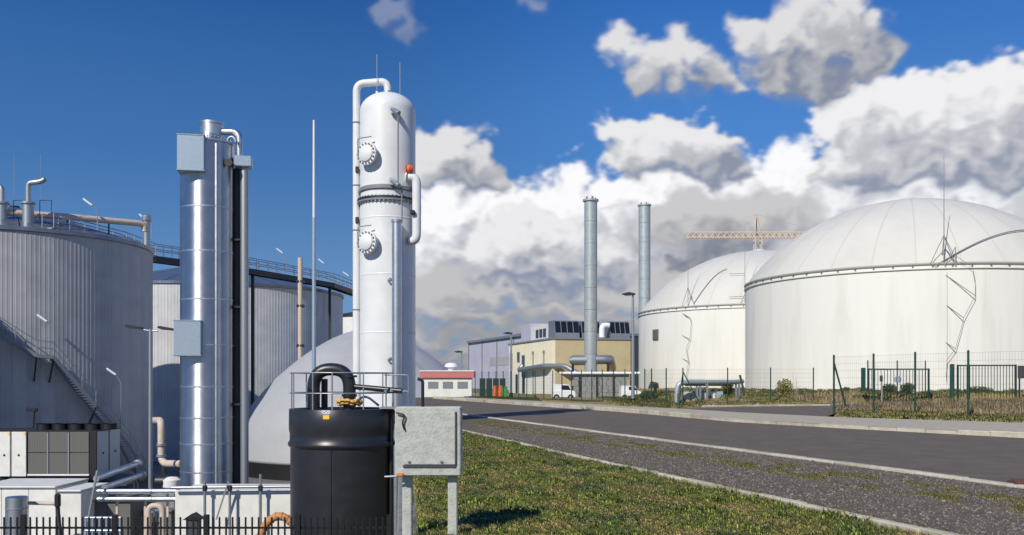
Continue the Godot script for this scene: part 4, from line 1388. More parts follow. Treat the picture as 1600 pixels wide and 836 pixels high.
func clad_tank(label: String, c: Vector3, r: float, rim: float, apex: float, n: int, m: String, group: String) -> Node3D:
	var t := thing("clad_tank", label, "tank", Vector3(c.x, YARD, c.z), group)
	var mesh := clad_panel(r, TAU / n, 0.0, rim - YARD - 0.1, 3)
	var rg := RandomNumberGenerator.new()
	rg.seed = n + 3
	for i in n:
		piece("cladding_panel", mesh, mats["%s%d" % [m, rg.randi() % 3]], t, Transform3D(Basis(Vector3.UP, TAU * i / n), Vector3.ZERO))
	org = t.position
	var st := mb()
	lathe(st, [Vector2(r - 0.08, YARD + 0.02), Vector2(r - 0.08, rim - 0.2)], 96, Vector3(c.x, 0, c.z))
	part("inner_shell", st, mats["dark_grey"], t)
	st = mb()
	lathe(st, [Vector2(r + 0.05, rim - 0.28), Vector2(r + 0.16, rim - 0.24), Vector2(r + 0.16, rim + 0.06), Vector2(r - 0.1, rim + 0.1)], 128, Vector3(c.x, 0, c.z))
	part("rim_trim", st, mats["roof_sheet"], t)
	var k := 24
	for i in k:
		st = mb()
		var a0 := TAU * i / k + 0.004
		var a1 := TAU * (i + 1) / k - 0.004
		lathe(st, [Vector2(r - 0.1, rim + 0.1), Vector2(r * 0.5, lerpf(rim, apex, 0.56)), Vector2(0.4, apex)], 5, Vector3(c.x, 0, c.z), a0, a1)
		part("roof_sheet", st, mats["roof_sheet"], t)
	st = mb()
	lathe(st, [Vector2(r - 0.2, rim + 0.0), Vector2(r * 0.5, lerpf(rim, apex, 0.54) - 0.05), Vector2(0.4, apex - 0.06), Vector2(0.4, apex + 0.15), Vector2(0, apex + 0.2)], 48, Vector3(c.x, 0, c.z))
	part("roof_deck", st, mats["dark_steel"], t)
	return t

func small_lamp(label: String, foot: Vector3, hgt: float, lean: Vector3) -> void:
	var t := thing("flood_lamp", label, "lamp", foot, "small flood lamps on the plant walkways")
	var st := mb()
	tube(st, [foot, foot + Vector3(0, hgt * 0.85, 0), foot + Vector3(0, hgt, 0) + lean * 0.35], 0.035, 6)
	part("pole", st, mats["galvanised"], t)
	st = mb()
	var h := foot + Vector3(0, hgt, 0) + lean * 0.35
	var y := (lean + Vector3(0, 0.75, 0)).normalized()
	var x := y.cross(Vector3.UP).normalized()
	box(st, h + y * 0.45, Vector3(0.26, 0.9, 0.14), Basis(x, y, x.cross(y)), 0.04)
	var hd := part("lamp_head", st, mats["lamp_white"], t)
	st = mb()
	box(st, h + y * 0.5 + x.cross(y) * -0.08, Vector3(0.2, 0.6, 0.03), Basis(x, y, x.cross(y)))
	part("lamp_glass", st, mats["box_steel"], hd)

func railing(t: Node3D, line: Array, hgt: float, step: float, m: Material, r := 0.025) -> void:
	for q in [hgt, hgt * 0.55]:
		var st := mb()
		var p: Array = []
		for v in line: p.append(v + Vector3(0, q, 0))
		tube(st, p, r, 6)
		part("rail", st, m, t)
	for i in line.size() - 1:
		var a: Vector3 = line[i]
		var b: Vector3 = line[i + 1]
		var n := maxi(1, roundi(a.distance_to(b) / step))
		for k in n + (1 if i == line.size() - 2 else 0):
			var v := a.lerp(b, float(k) / n)
			var st := mb()
			tube(st, [v, v + Vector3(0, hgt, 0)], r * 1.1, 5)
			part("post", st, m, t)

func build_tanks() -> void:
	var c1 := Vector3(-42.5, 0, -79.3)
	var c2 := Vector3(-38.2, 0, -118.0)
	var t := clad_tank("big grey clad tank at the picture's edge with a stair on its wall", c1, 11.0, 13.0, 16.2, 72, "clad", "grey clad tanks")
	# goosenecks and hatches on the roof
	for q in [[44, 330, 286, 20.0, 0], [3, 330, 292, -14.0, 1]]:
		var d := 72.0
		var foot := P(q[0], 352, d)
		st_gooseneck(t, foot, P(q[0], q[2], d).y, q[3])
	var st := mb()
	tube(st, bend([P(-80, 326, 71.5), P(0, 331, 72.0), P(120, 340, 75.0), P(226, 350, 79.0), P(226, 362, 79.0)], 0.5, 4), 0.26, 10)
	part("gas_pipe", st, mats["insulation"], t)
	for q in [[40, 336, 73.0], [105, 341, 75.0], [170, 347, 77.0]]:
		st = mb()
		bar(st, P(q[0], q[1] + 22, q[2]), P(q[0], q[1], q[2]), 0.1, 0.1)
		part("pipe_support", st, mats["dark_steel"], t)
	# riser pipe at the right edge of the tank
	st = mb()
	var rx := P(229, 0, 82.0)
	tube(st, [Vector3(rx.x, YARD + 0.5, rx.z), Vector3(rx.x, P(0, 346, 82.0).y, rx.z)], 0.3, 12)
	part("riser_pipe", st, mats["galvanised"], t)
	for py in [400.0, 422.0, 495.0, 570.0, 640.0]:
		st = mb()
		var yy := P(0, py, 82.0).y
		box(st, Vector3(rx.x - 0.35, yy, rx.z), Vector3(1.1, 0.14, 0.5), Basis(), 0.02)
		part("clamp", st, mats["dark_steel"], t)
	st = mb()
	lathe(st, [Vector2(0.36, 0), Vector2(0.4, 0.1), Vector2(0.4, 0.5), Vector2(0.2, 0.62), Vector2(0, 0.62)], 14, Vector3(rx.x, P(0, 346, 82.0).y, rx.z))
	part("riser_cap", st, mats["galvanised"], t)
	var tk2 := clad_tank("pale clad tank behind the silver column, half in shade", c2, 16.4, 12.3, 16.3, 96, "pale_clad", "grey clad tanks")
	st = mb()
	var r2 := P(469, 0, 101.0)
	tube(st, [Vector3(r2.x, YARD + 0.5, r2.z), Vector3(r2.x, P(0, 403, 101.0).y, r2.z)], 0.26, 12)
	part("riser_pipe", st, mats["insulation"], tk2)
	for py in [440.0, 478.0, 540.0]:
		st = mb()
		box(st, Vector3(r2.x, P(0, py, 101.0).y, r2.z - 0.1), Vector3(0.8, 0.3, 0.7), Basis(), 0.05)
		part("clamp", st, mats["dark_steel"], tk2)
	# off the edge of the picture: the tank whose shade lies across the first one
	clad_tank("grey clad tank outside the picture that shades its neighbour", Vector3(-50.7, 0, -57.2), 8.5, 13.0, 14.2, 56, "clad", "grey clad tanks")
	# far white tank behind the walkway end
	var c3 := G(560, 175.0)
	var t3 := thing("far_tank", "far white tank just visible beside the white scrubber column", "tank", Vector3(c3.x, YARD, c3.z))
	st = mb()
	lathe(st, [Vector2(3.4, YARD), Vector2(3.4, 13.2)], 48, Vector3(c3.x, 0, c3.z))
	part("wall", st, mats["white_panel"], t3)
	st = mb()
	lathe(st, [Vector2(3.6, 13.2), Vector2(3.6, 13.7), Vector2(0, 14.4)], 48, Vector3(c3.x, 0, c3.z))
	part("roof", st, mats["dark_steel"], t3)

	# walkway from tank to tank
	var y := 13.2
	var deck: Array = [Vector3(-35.7, y, -71.4), Vector3(-33.9, y, -80.5), Vector3(-34.0, y, -87.6), Vector3(-27.5, y, -98.4), Vector3(-22.0, y, -112.0), Vector3(-20.6, y, -126.0)]
	var w := thing("steel_walkway", "high steel walkway with railings linking the clad tanks", "walkway", deck[0])
	for i in deck.size() - 1:
		var a: Vector3 = deck[i]
		var b: Vector3 = deck[i + 1]
		var dd := (b - a)
		var u := dd.normalized()
		var s := u.cross(Vector3.UP)
		var bs := Basis(u, Vector3.UP, s)
		st = mb()
		box(st, (a + b) * 0.5 + Vector3(0, -0.05, 0), Vector3(dd.length() + 0.5, 0.08, 1.1), bs)
		part("deck", st, mats["galvanised"], w)
		for o in [-0.55, 0.55]:
			st = mb()
			box(st, (a + b) * 0.5 + s * o + Vector3(0, -0.3, 0), Vector3(dd.length() + 0.3, 0.55, 0.1), bs)
			part("beam", st, mats["dark_steel"], w)
	for o in [-0.5, 0.5]:
		var line: Array = []
		for i in deck.size():
			var a: Vector3 = deck[maxi(0, i - 1)]
			var b: Vector3 = deck[mini(deck.size() - 1, i + 1)]
			line.append(deck[i] + (b - a).normalized().cross(Vector3.UP) * o)
		railing(w, line, 1.1, 1.7, mats["galvanised"], 0.045)
	for q in [deck[3], deck[4]]:
		st = mb()
		bar(st, Vector3(q.x, YARD, q.z), q + Vector3(0, -0.5, 0), 0.3, 0.3)
		part("column", st, mats["dark_steel"], w)
	# flood lamps on walkways
	var lamps := [[152, 360, 312, 75.0, "over the tank rim, nearest the gas pipe elbow"], [237, 372, 338, 84.0, "at the riser pipe beside the silver column"], [447, 428, 388, 104.0, "on the walkway just past the silver column"], [511, 440, 405, 113.0, "on the walkway behind the tall pole"], [549, 450, 427, 121.0, "at the far end of the walkway"]]
	for q in lamps:
		var foot := P(q[0], q[1], q[3])
		small_lamp("white flood lamp %s" % q[4], foot, (q[1] - q[2]) / F * q[3] * 0.8, Vector3(-1, 0.0, 0.2).normalized())
	build_stair(c1)

func st_gooseneck(t: Node3D, foot: Vector3, top: float, reach: float) -> void:
	var st := mb()
	lathe(st, [Vector2(0.42, -0.8), Vector2(0.42, 1.6), Vector2(0.55, 1.65), Vector2(0.55, 1.8), Vector2(0.3, 1.85), Vector2(0, 1.85)], 16, foot)
	var d := part("vent_drum", st, mats["galvanised"], t)
	st = mb()
	tube(st, bend([foot + Vector3(0, 1.8, 0), Vector3(foot.x, top, foot.z), Vector3(foot.x + reach * 0.05, top + 0.12, foot.z), Vector3(foot.x + reach * 0.065, top + 0.3, foot.z)], 0.3, 4), 0.2, 10)
	part("gooseneck", st, mats["galvanised"], d)
	st = mb()
	tube(st, [foot + Vector3(1.0, 0, 0.2), foot + Vector3(1.0, 1.9, 0.2), foot + Vector3(1.9, 1.9, 0.2), foot + Vector3(1.9, 0, 0.2)], 0.04, 5)
	part("guard_frame", st, mats["dark_steel"], t)
	st = mb()
	tube(st, [foot + Vector3(0.95, 1.9, 0.0), foot + Vector3(0.95, 5.5, 0.0)], 0.015, 4)
	part("lightning_rod", st, mats["galvanised"], t)

func build_stair(c1: Vector3) -> void:
	var t := thing("steel_stair", "steel stair climbing along the wall of the big grey tank", "stair", on_cyl(205, 700, c1, 12.0))
	var nodes := [[-70, 468], [-10, 514], [57, 556], [84, 558], [150, 634], [205, 700], [226, 738]]
	var outer: Array = []
	var inner: Array = []
	for q in nodes:
		var o := on_cyl(q[0], q[1], c1, 12.35)
		var dirv := Vector3(o.x - c1.x, 0, o.z - c1.z).normalized()
		outer.append(o)
		inner.append(o - dirv * 1.0)
	for i in nodes.size() - 1:
		for e in [outer, inner]:
			var st := mb()
			bar(st, e[i], e[i + 1], 0.07, 0.26)
			part("stringer", st, mats["mid_grey"], t)
		var rise: float = absf(outer[i].y - outer[i + 1].y)
		if rise < 0.3:
			var st := mb()
			var mid: Vector3 = (outer[i] + outer[i + 1] + inner[i] + inner[i + 1]) * 0.25
			var u: Vector3 = (outer[i + 1] - outer[i]).normalized()
			u.y = 0
			box(st, mid, Vector3((outer[i] - outer[i + 1]).length() + 0.2, 0.06, 1.0), Basis(u.normalized(), Vector3.UP, u.normalized().cross(Vector3.UP)))
			part("landing", st, mats["galvanised"], t)
			continue
		var n := int(rise / 0.2)
		for k in n:
			var f := (k + 0.5) / n
			var a: Vector3 = outer[i].lerp(outer[i + 1], f)
			var b: Vector3 = inner[i].lerp(inner[i + 1], f)
			var s := (b - a).normalized()
			var st := mb()
			box(st, (a + b) * 0.5, Vector3(0.27, 0.045, 0.95), Basis(Vector3.UP.cross(s), Vector3.UP, s))
			part("tread", st, mats["galvanised"], t)
	for k in [2, 3, 4]:
		var st := mb()
		bar(st, outer[k] + Vector3(0, -0.1, 0), inner[k] + (inner[k] - outer[k]) * 0.3 + Vector3(0, -1.9, 0), 0.1, 0.1)
		part("bracket", st, mats["dark_steel"], t)
	railing(t, outer, 1.15, 1.5, mats["galvanised"], 0.036)
	small_lamp("white flood lamp beside the stair landing", on_cyl(82, 557, c1, 12.3), 2.6, Vector3(-1, 0, 0.2).normalized())
	small_lamp("white flood lamp on the lower flight of the stair", on_cyl(189, 672, c1, 12.3), 4.4, Vector3(-1, 0, 0.2).normalized())

func build_membrane_dome() -> void:
	var c := Vector3(-14.7, 0, -95.0)
	var s := 95.0 / F
	var t := thing("membrane_dome", "smooth grey gas holder dome on a black ring wall behind the columns", "gas holder", Vector3(c.x, YARD, c.z))
	var prof: Array = []
	for q in [[203, 708], [200, 680], [189, 650], [173, 628], [156, 608], [139, 590], [122, 575], [105, 560.5], [88, 548.5], [72, 538.5], [56, 529.5], [38, 521.5], [20, 516], [0, 513.5]]:
		prof.append(Vector2(q[0] * s, EYE + (HORIZON - q[1]) * s))
	var st := mb()
	lathe(st, prof, 96, c)
	part("membrane", st, mats["grey_membrane"], t)
	st = mb()
	lathe(st, [Vector2(203.5 * s, YARD), Vector2(203.5 * s, EYE + (HORIZON - 709) * s)], 96, c)
	part("ring_wall", st, mats["black"], t)
	st = mb()
	ring_tube(st, c + Vector3(0, EYE + (HORIZON - 708) * s, 0), 203.5 * s, 0.1, 96, 6)
	part("clamp_ring", st, mats["mid_grey"], t)
	st = mb()
	var line: Array = []
	for i in 10:
		var q: Vector2 = prof[4 + mini(i, 8)]
		line.append(c + Vector3(sin(0.9 - i * 0.05) * (q.x + 0.06), q.y + 0.06, cos(0.9 - i * 0.05) * (q.x + 0.06)))
	line.resize(9)
	tube(st, line, 0.12, 6)
	part("surface_pipe", st, mats["mid_grey"], t)

func build_silver_column() -> void:
	var d := 36.0
	var b := G(324, d)
	var r := 40.5 / F * d
	var t := thing("silver_column", "tall silver cylindrical column with two square boxes on its side", "process column", Vector3(b.x, YARD, b.z))
	var ys: Array = []
	for py in [228.0, 328.0, 396.0, 470.0, 540.0, 604.0, 652.0, 692.0, 735.0]: ys.append(P(0, py, d).y)
	ys.append(-4.5)
	ys.append(YARD + 0.3)
	grain = true
	grain_axis = b
	for i in ys.size() - 1:
		var st := mb()
		var y1: float = ys[i] - (0.0 if i == 0 else 0.006)
		lathe(st, [Vector2(r - 0.012, ys[i + 1] + 0.0), Vector2(r, ys[i + 1] + 0.012), Vector2(r, y1 - 0.012), Vector2(r - 0.012, y1)], 96, b)
		part("shell_section", st, mats["rolled_steel"], t)
		if i > 0:
			st = mb()
			lathe(st, [Vector2(r + 0.001, ys[i] - 0.03), Vector2(r + 0.012, ys[i] - 0.025), Vector2(r + 0.012, ys[i] + 0.025), Vector2(r + 0.001, ys[i] + 0.03)], 96, b)
			part("seam_band", st, mats["bright_steel"], t)
	grain = false
	var st := mb()
	var top: float = ys[0]
	lathe(st, [Vector2(r, top), Vector2(r + 0.025, top + 0.01), Vector2(r + 0.025, top + 0.07), Vector2(r * 0.97, top + 0.1), Vector2(r * 0.5, top + 0.42), Vector2(0.3, top + 0.5)], 64, b)
	var cone := part("shoulder", st, mats["bright_steel"], t)
	for k in 40:
		var a := TAU * k / 40.0
		st = mb()
		box(st, b + Vector3(sin(a) * r * 0.9, top + 0.19, cos(a) * r * 0.9), Vector3(0.05, 0.05, 0.05), Basis(Vector3.UP, a), 0.012)
		part("bolt", st, mats["galvanised"], cone)
	st = mb()
	var cb := G(331, d)
	lathe(st, [Vector2(0.42, top), Vector2(0.43, P(0, 196, d).y), Vector2(0.46, P(0, 195, d).y), Vector2(0.46, P(0, 192, d).y), Vector2(0.3, P(0, 190.5, d).y), Vector2(0, P(0, 190, d).y)], 40, cb)
	part("outlet_stub", st, mats["bright_steel"], t)
	# lengthwise seam strip
	st = mb()
	var a0 := 0.62
	bar(st, b + Vector3(sin(a0) * r, -7.0, cos(a0) * r), b + Vector3(sin(a0) * r, top - 0.1, cos(a0) * r), 0.07, 0.03)
	part("seam_strip", st, mats["bright_steel"], t)
	# two boxes
	for q in [[276, 327, 216, 271], [271, 322, 502, 556]]:
		var cx := P((q[0] + q[1]) * 0.5, (q[2] + q[3]) * 0.5, d - r * 0.75)
		st = mb()
		var bs := Basis(Vector3.UP, 0.18)
		box(st, cx, Vector3(0.98, (q[3] - q[2]) / F * (d - r), 1.15), bs, 0.025)
		var bx := part("inspection_box", st, mats["box_steel"], t)
		st = mb()
		for e in [-1.0, 1.0]:
			box(st, cx + bs * Vector3(0, e * (q[3] - q[2]) / F * (d - r) * 0.5, 0.01), Vector3(1.02, 0.04, 1.17), bs, 0.008)
		part("flange", st, mats["box_steel"], bx)
	# outlet pipe over the top and down the right side
	st = mb()
	tube(st, bend([P(345, 206, d), P(374, 206, d), P(374, 250, d)], 0.32, 6), 0.13, 12)
	part("overflow_pipe", st, mats["bright_steel"], t)
	st = mb()
	var ring: Array = []
	for i in 9:
		var a := PI * i / 8.0
		ring.append(P(362, 222, d - 0.3) + Vector3(-cos(a) * 0.16, sin(a) * 0.2, 0))
	tube(st, ring, 0.05, 8)
	part("lifting_eye", st, mats["galvanised"], t)
	st = mb()
	box(st, P(380, 254, d), Vector3(0.66, 0.42, 0.6), Basis(Vector3.UP, 0.2), 0.03)
	part("junction_box", st, mats["box_steel"], t)
	st = mb()
	var pa := G(382, d)
	tube(st, [Vector3(pa.x, YARD, pa.z), Vector3(pa.x, P(0, 262, d).y, pa.z)], 0.155, 16)
	part("downpipe", st, mats["galvanised"], t)
	st = mb()
	pa = G(370, d + 0.25)
	tube(st, [Vector3(pa.x, YARD, pa.z), Vector3(pa.x, P(0, 262, d).y, pa.z)], 0.15, 16)
	part("downpipe", st, mats["dark_steel"], t, "dark downpipe between the column and the bright pipe")
	for py in [375.0, 632.0, 480.0]:
		st = mb()
		box(st, P(374, py, d), Vector3(0.5, 0.1, 0.2), Basis(), 0.02)
		part("pipe_clamp", st, mats["dark_steel"], t)
	st = mb()
	lathe(st, [Vector2(0, 0), Vector2(0.15, 0), Vector2(0.15, 0.12), Vector2(0, 0.12)], 14, P(358, 255, d - r * 0.5), 0, TAU, Basis(Vector3.RIGHT, PI / 2))
	part("gauge", st, mats["black"], t)
	st = mb()
	lathe(st, [Vector2(r + 0.3, YARD), Vector2(r + 0.3, YARD + 0.3), Vector2(r - 0.1, YARD + 0.3)], 48, b)
	part("footing", st, mats["concrete"], t)

func manway(t: Node3D, c: Vector3, out: Vector3, r: float) -> void:
	var bs := Basis(Vector3.UP.cross(out).normalized(), out, Vector3.UP.cross(out).normalized().cross(out))
	var st := mb()
	lathe(st, [Vector2(r * 0.72, -0.25), Vector2(r * 0.72, 0.16), Vector2(r, 0.17), Vector2(r + 0.01, 0.18), Vector2(r + 0.01, 0.27), Vector2(r, 0.28), Vector2(r * 0.74, 0.285), Vector2(r * 0.72, 0.33), Vector2(r * 0.68, 0.345), Vector2(0, 0.36)], 40, c, 0, TAU, bs)
	var m := part("manway", st, mats["white_paint"], t)
	for k in 16:
		var a := TAU * k / 16.0
		st = mb()
		box(st, c + bs * Vector3(sin(a) * r * 0.88, 0.29, cos(a) * r * 0.88), Vector3(0.06, 0.1, 0.06), bs * Basis(Vector3.UP, a), 0.015)
		part("bolt", st, mats["galvanised"], m)
	st = mb()
	tube(st, bend([c + Vector3(-r - 0.05, -0.1, 0.1), c + Vector3(-r - 0.05, r + 0.16, 0.12), c + Vector3(0.05, r + 0.2, 0.25)], 0.08, 4), 0.022, 6)
	part("davit_arm", st, mats["cable"], m)

func build_white_column() -> void:
	var d := 34.0
	var b := G(606, d)
	var r := 43.0 / F * d
	var t := thing("white_column", "tall white scrubber column with two round manways and a looped pipe", "process column", Vector3(b.x, YARD, b.z))
	var yt := P(0, 146, d).y
	var ysh := P(0, 176, d).y
	var y1 := P(0, 302, d).y
	var y2 := P(0, 318, d).y
	var prof: Array = [Vector2(r, y1), Vector2(r, ysh)]
	for i in range(1, 13):
		var a := PI * 0.5 * i / 12.0
		prof.append(Vector2(r * cos(a), ysh + (yt - ysh) * sin(a)))
	var st := mb()
	lathe(st, prof, 72, b)
	part("upper_shell", st, mats["white_paint"], t)
	st = mb()
	lathe(st, [Vector2(r, YARD), Vector2(r, y2 - 0.55), Vector2(r - 0.0, y2)], 72, b)
	part("lower_shell", st, mats["white_paint"], t)
	st = mb()
	lathe(st, [Vector2(r - 0.02, y2), Vector2(r - 0.02, y1)], 72, b)
	part("neck", st, mats["white_paint"], t)
	st = mb()
	lathe(st, [Vector2(r - 0.02, y1 - 0.04), Vector2(r + 0.05, y1 - 0.01), Vector2(r + 0.05, y1 + 0.1), Vector2(r - 0.0, y1 + 0.14)], 72, b)
	part("stiffening_ring", st, mats["mid_grey"], t)
	st = mb()
	lathe(st, [Vector2(r - 0.03, y2 + 0.02), Vector2(r + 0.1, y2 + 0.03), Vector2(r + 0.1, y2 + 0.1), Vector2(r - 0.03, y2 + 0.105)], 72, b)
	var fl := part("flange", st, mats["dark_steel"], t)
	st = mb()
	lathe(st, [Vector2(r - 0.03, y2 - 0.06), Vector2(r + 0.1, y2 - 0.05), Vector2(r + 0.1, y2 + 0.015), Vector2(r - 0.03, y2 + 0.018)], 72, b)
	part("flange", st, mats["mid_grey"], t)
	for k in 44:
		var a := TAU * k / 44.0
		st = mb()
		box(st, b + Vector3(sin(a) * (r + 0.06), y2 + 0.02, cos(a) * (r + 0.06)), Vector3(0.045, 0.24, 0.045), Basis(Vector3.UP, a))
		part("bolt", st, mats["galvanised"], fl)
	for py in [345.0, 432.0, 521.0]:
		st = mb()
		var yy := P(0, py, d).y
		lathe(st, [Vector2(r, yy - 0.03), Vector2(r + 0.007, yy - 0.02), Vector2(r + 0.007, yy + 0.02), Vector2(r, yy + 0.03)], 72, b)
		part("weld_seam", st, mats["white_paint"], t)
	# manways face the camera, a little to the left
	for py in [241.0, 379.0]:
		var a := -0.50
		var out := Vector3(sin(a), 0, cos(a))
		var c := b + out * r
		c.y = P(0, py, d - r).y
		manway(t, c, out, 0.40)
	# looped vent pipe
	st = mb()
	tube(st, bend([Vector3(b.x, yt - 0.2, b.z), Vector3(b.x, P(0, 127, d).y, b.z), P(557, 131, d), Vector3(P(557, 0, d).x, YARD, -d)], 0.3, 7), 0.135, 14)
	part("vent_pipe", st, mats["white_paint"], t)
	st = mb()
	lathe(st, [Vector2(0.2, yt - 0.1), Vector2(0.2, yt + 0.06), Vector2(0.0, yt + 0.06)], 16, b)
	part("vent_collar", st, mats["galvanised"], t)
	for py in [192.0, 290.0, 360.0, 484.0]:
		st = mb()
		lathe(st, [Vector2(0.136, -0.02), Vector2(0.155, -0.02), Vector2(0.155, 0.02), Vector2(0.136, 0.02)], 14, P(557, py, d))
		part("pipe_band", st, mats["mid_grey"], t)
	for py in [265.0, 344.0]:
		st = mb()
		box(st, P(558, py, d - 0.14), Vector3(0.12, 0.22, 0.1), Basis(), 0.01)
		var cl := part("pipe_bracket", st, mats["black"], t)
		st = mb()
		bar(st, P(559, py + 3, d), P(572, py + 3, d), 0.05, 0.05)
		part("arm", st, mats["galvanised"], cl)
	st = mb()
	tube(st, [P(589, 153, d - 0.2), P(589, 143, d - 0.2)], 0.05, 10)
	var nz := part("nozzle", st, mats["white_paint"], t)
	st = mb()
	tube(st, [P(589, 143, d - 0.2), P(589, 85, d - 0.2)], 0.012, 5)
	part("lightning_rod", st, mats["galvanised"], nz)
	st = mb()
	tube(st, [P(625, 155, d), P(625, 98, d)], 0.012, 5)
	part("lightning_rod", st, mats["galvanised"], t)
	# level gauge: two nozzles and a thin tube
	for py in [172.0, 284.0]:
		st = mb()
		var q := P(614, py, d - r)
		tube(st, [q + Vector3(-0.05, 0.0, -0.1), q + Vector3(0.0, 0.0, 0.12), q + Vector3(0.25, -0.2, 0.3)], 0.085, 12)
		var gn := part("gauge_nozzle", st, mats["galvanised"], t)
		st = mb()
		lathe(st, [Vector2(0, 0), Vector2(0.14, 0), Vector2(0.14, 0.06), Vector2(0, 0.06)], 14, q + Vector3(0, 0, 0.1), 0, TAU, Basis(Vector3.RIGHT, PI / 2))
		part("nozzle_flange", st, mats["galvanised"], gn)
	st = mb()
	tube(st, [P(622, 180, d - r - 0.3), P(622, 292, d - r - 0.3)], 0.028, 6)
	part("gauge_tube", st, mats["mid_grey"], t)
	st = mb()
	tube(st, [P(628, 292, d - r - 0.1), P(628, 345, d - r - 0.1)], 0.028, 6)
	part("gauge_tube", st, mats["mid_grey"], t)
	# valve with an orange body and the side loop
	st = mb()
	lathe(st, [Vector2(0, -0.14), Vector2(0.12, -0.12), Vector2(0.17, 0.0), Vector2(0.12, 0.12), Vector2(0, 0.14)], 16, P(640, 264, d - 0.8), 0, TAU, Basis(Vector3.FORWARD, PI / 2))
	part("valve_body", st, mats["orange"], t, "orange valve on the side of the column")
	st = mb()
	tube(st, bend([P(634, 277, d - 0.7), P(651, 277, d - 0.7), P(651, 375, d - 0.7), P(640, 376, d - 0.6)], 0.28, 7), 0.16, 14)
	part("side_loop", st, mats["white_paint"], t)
	st = mb()
	tube(st, [P(640, 268, d - 0.75), P(640, 280, d - 0.75)], 0.06, 8)
	part("valve_stem", st, mats["galvanised"], t)
	st = mb()
	box(st, P(645, 332, d - 0.9), Vector3(0.16, 0.16, 0.2), Basis(), 0.03)
	part("side_clamp", st, mats["black"], t)
	# insulated steel pipe on the front
	st = mb()
	var q2 := P(620, 346, d - r - 0.15)
	tube(st, [Vector3(q2.x, YARD, q2.z), q2], 0.175, 20)
	var ip := part("clad_pipe", st, mats["bright_steel"], t, "bright steel clad pipe up the column's front")
	st = mb()
	lathe(st, [Vector2(0.176, -0.05), Vector2(0.2, -0.04), Vector2(0.2, 0.05), Vector2(0.0, 0.09)], 20, q2)
	part("pipe_cap", st, mats["galvanised"], ip)
	for py in [438.0, 562.0]:
		st = mb()
		var qq := P(609, py, d - r)
		tube(st, bend([qq + Vector3(0.18, 0.05, 0), qq + Vector3(-0.05, 0.07, 0.05), qq + Vector3(-0.05, -0.07, 0.05), qq + Vector3(0.18, -0.16, 0)], 0.06, 3), 0.025, 6)
		part("lifting_lug", st, mats["galvanised"], t)

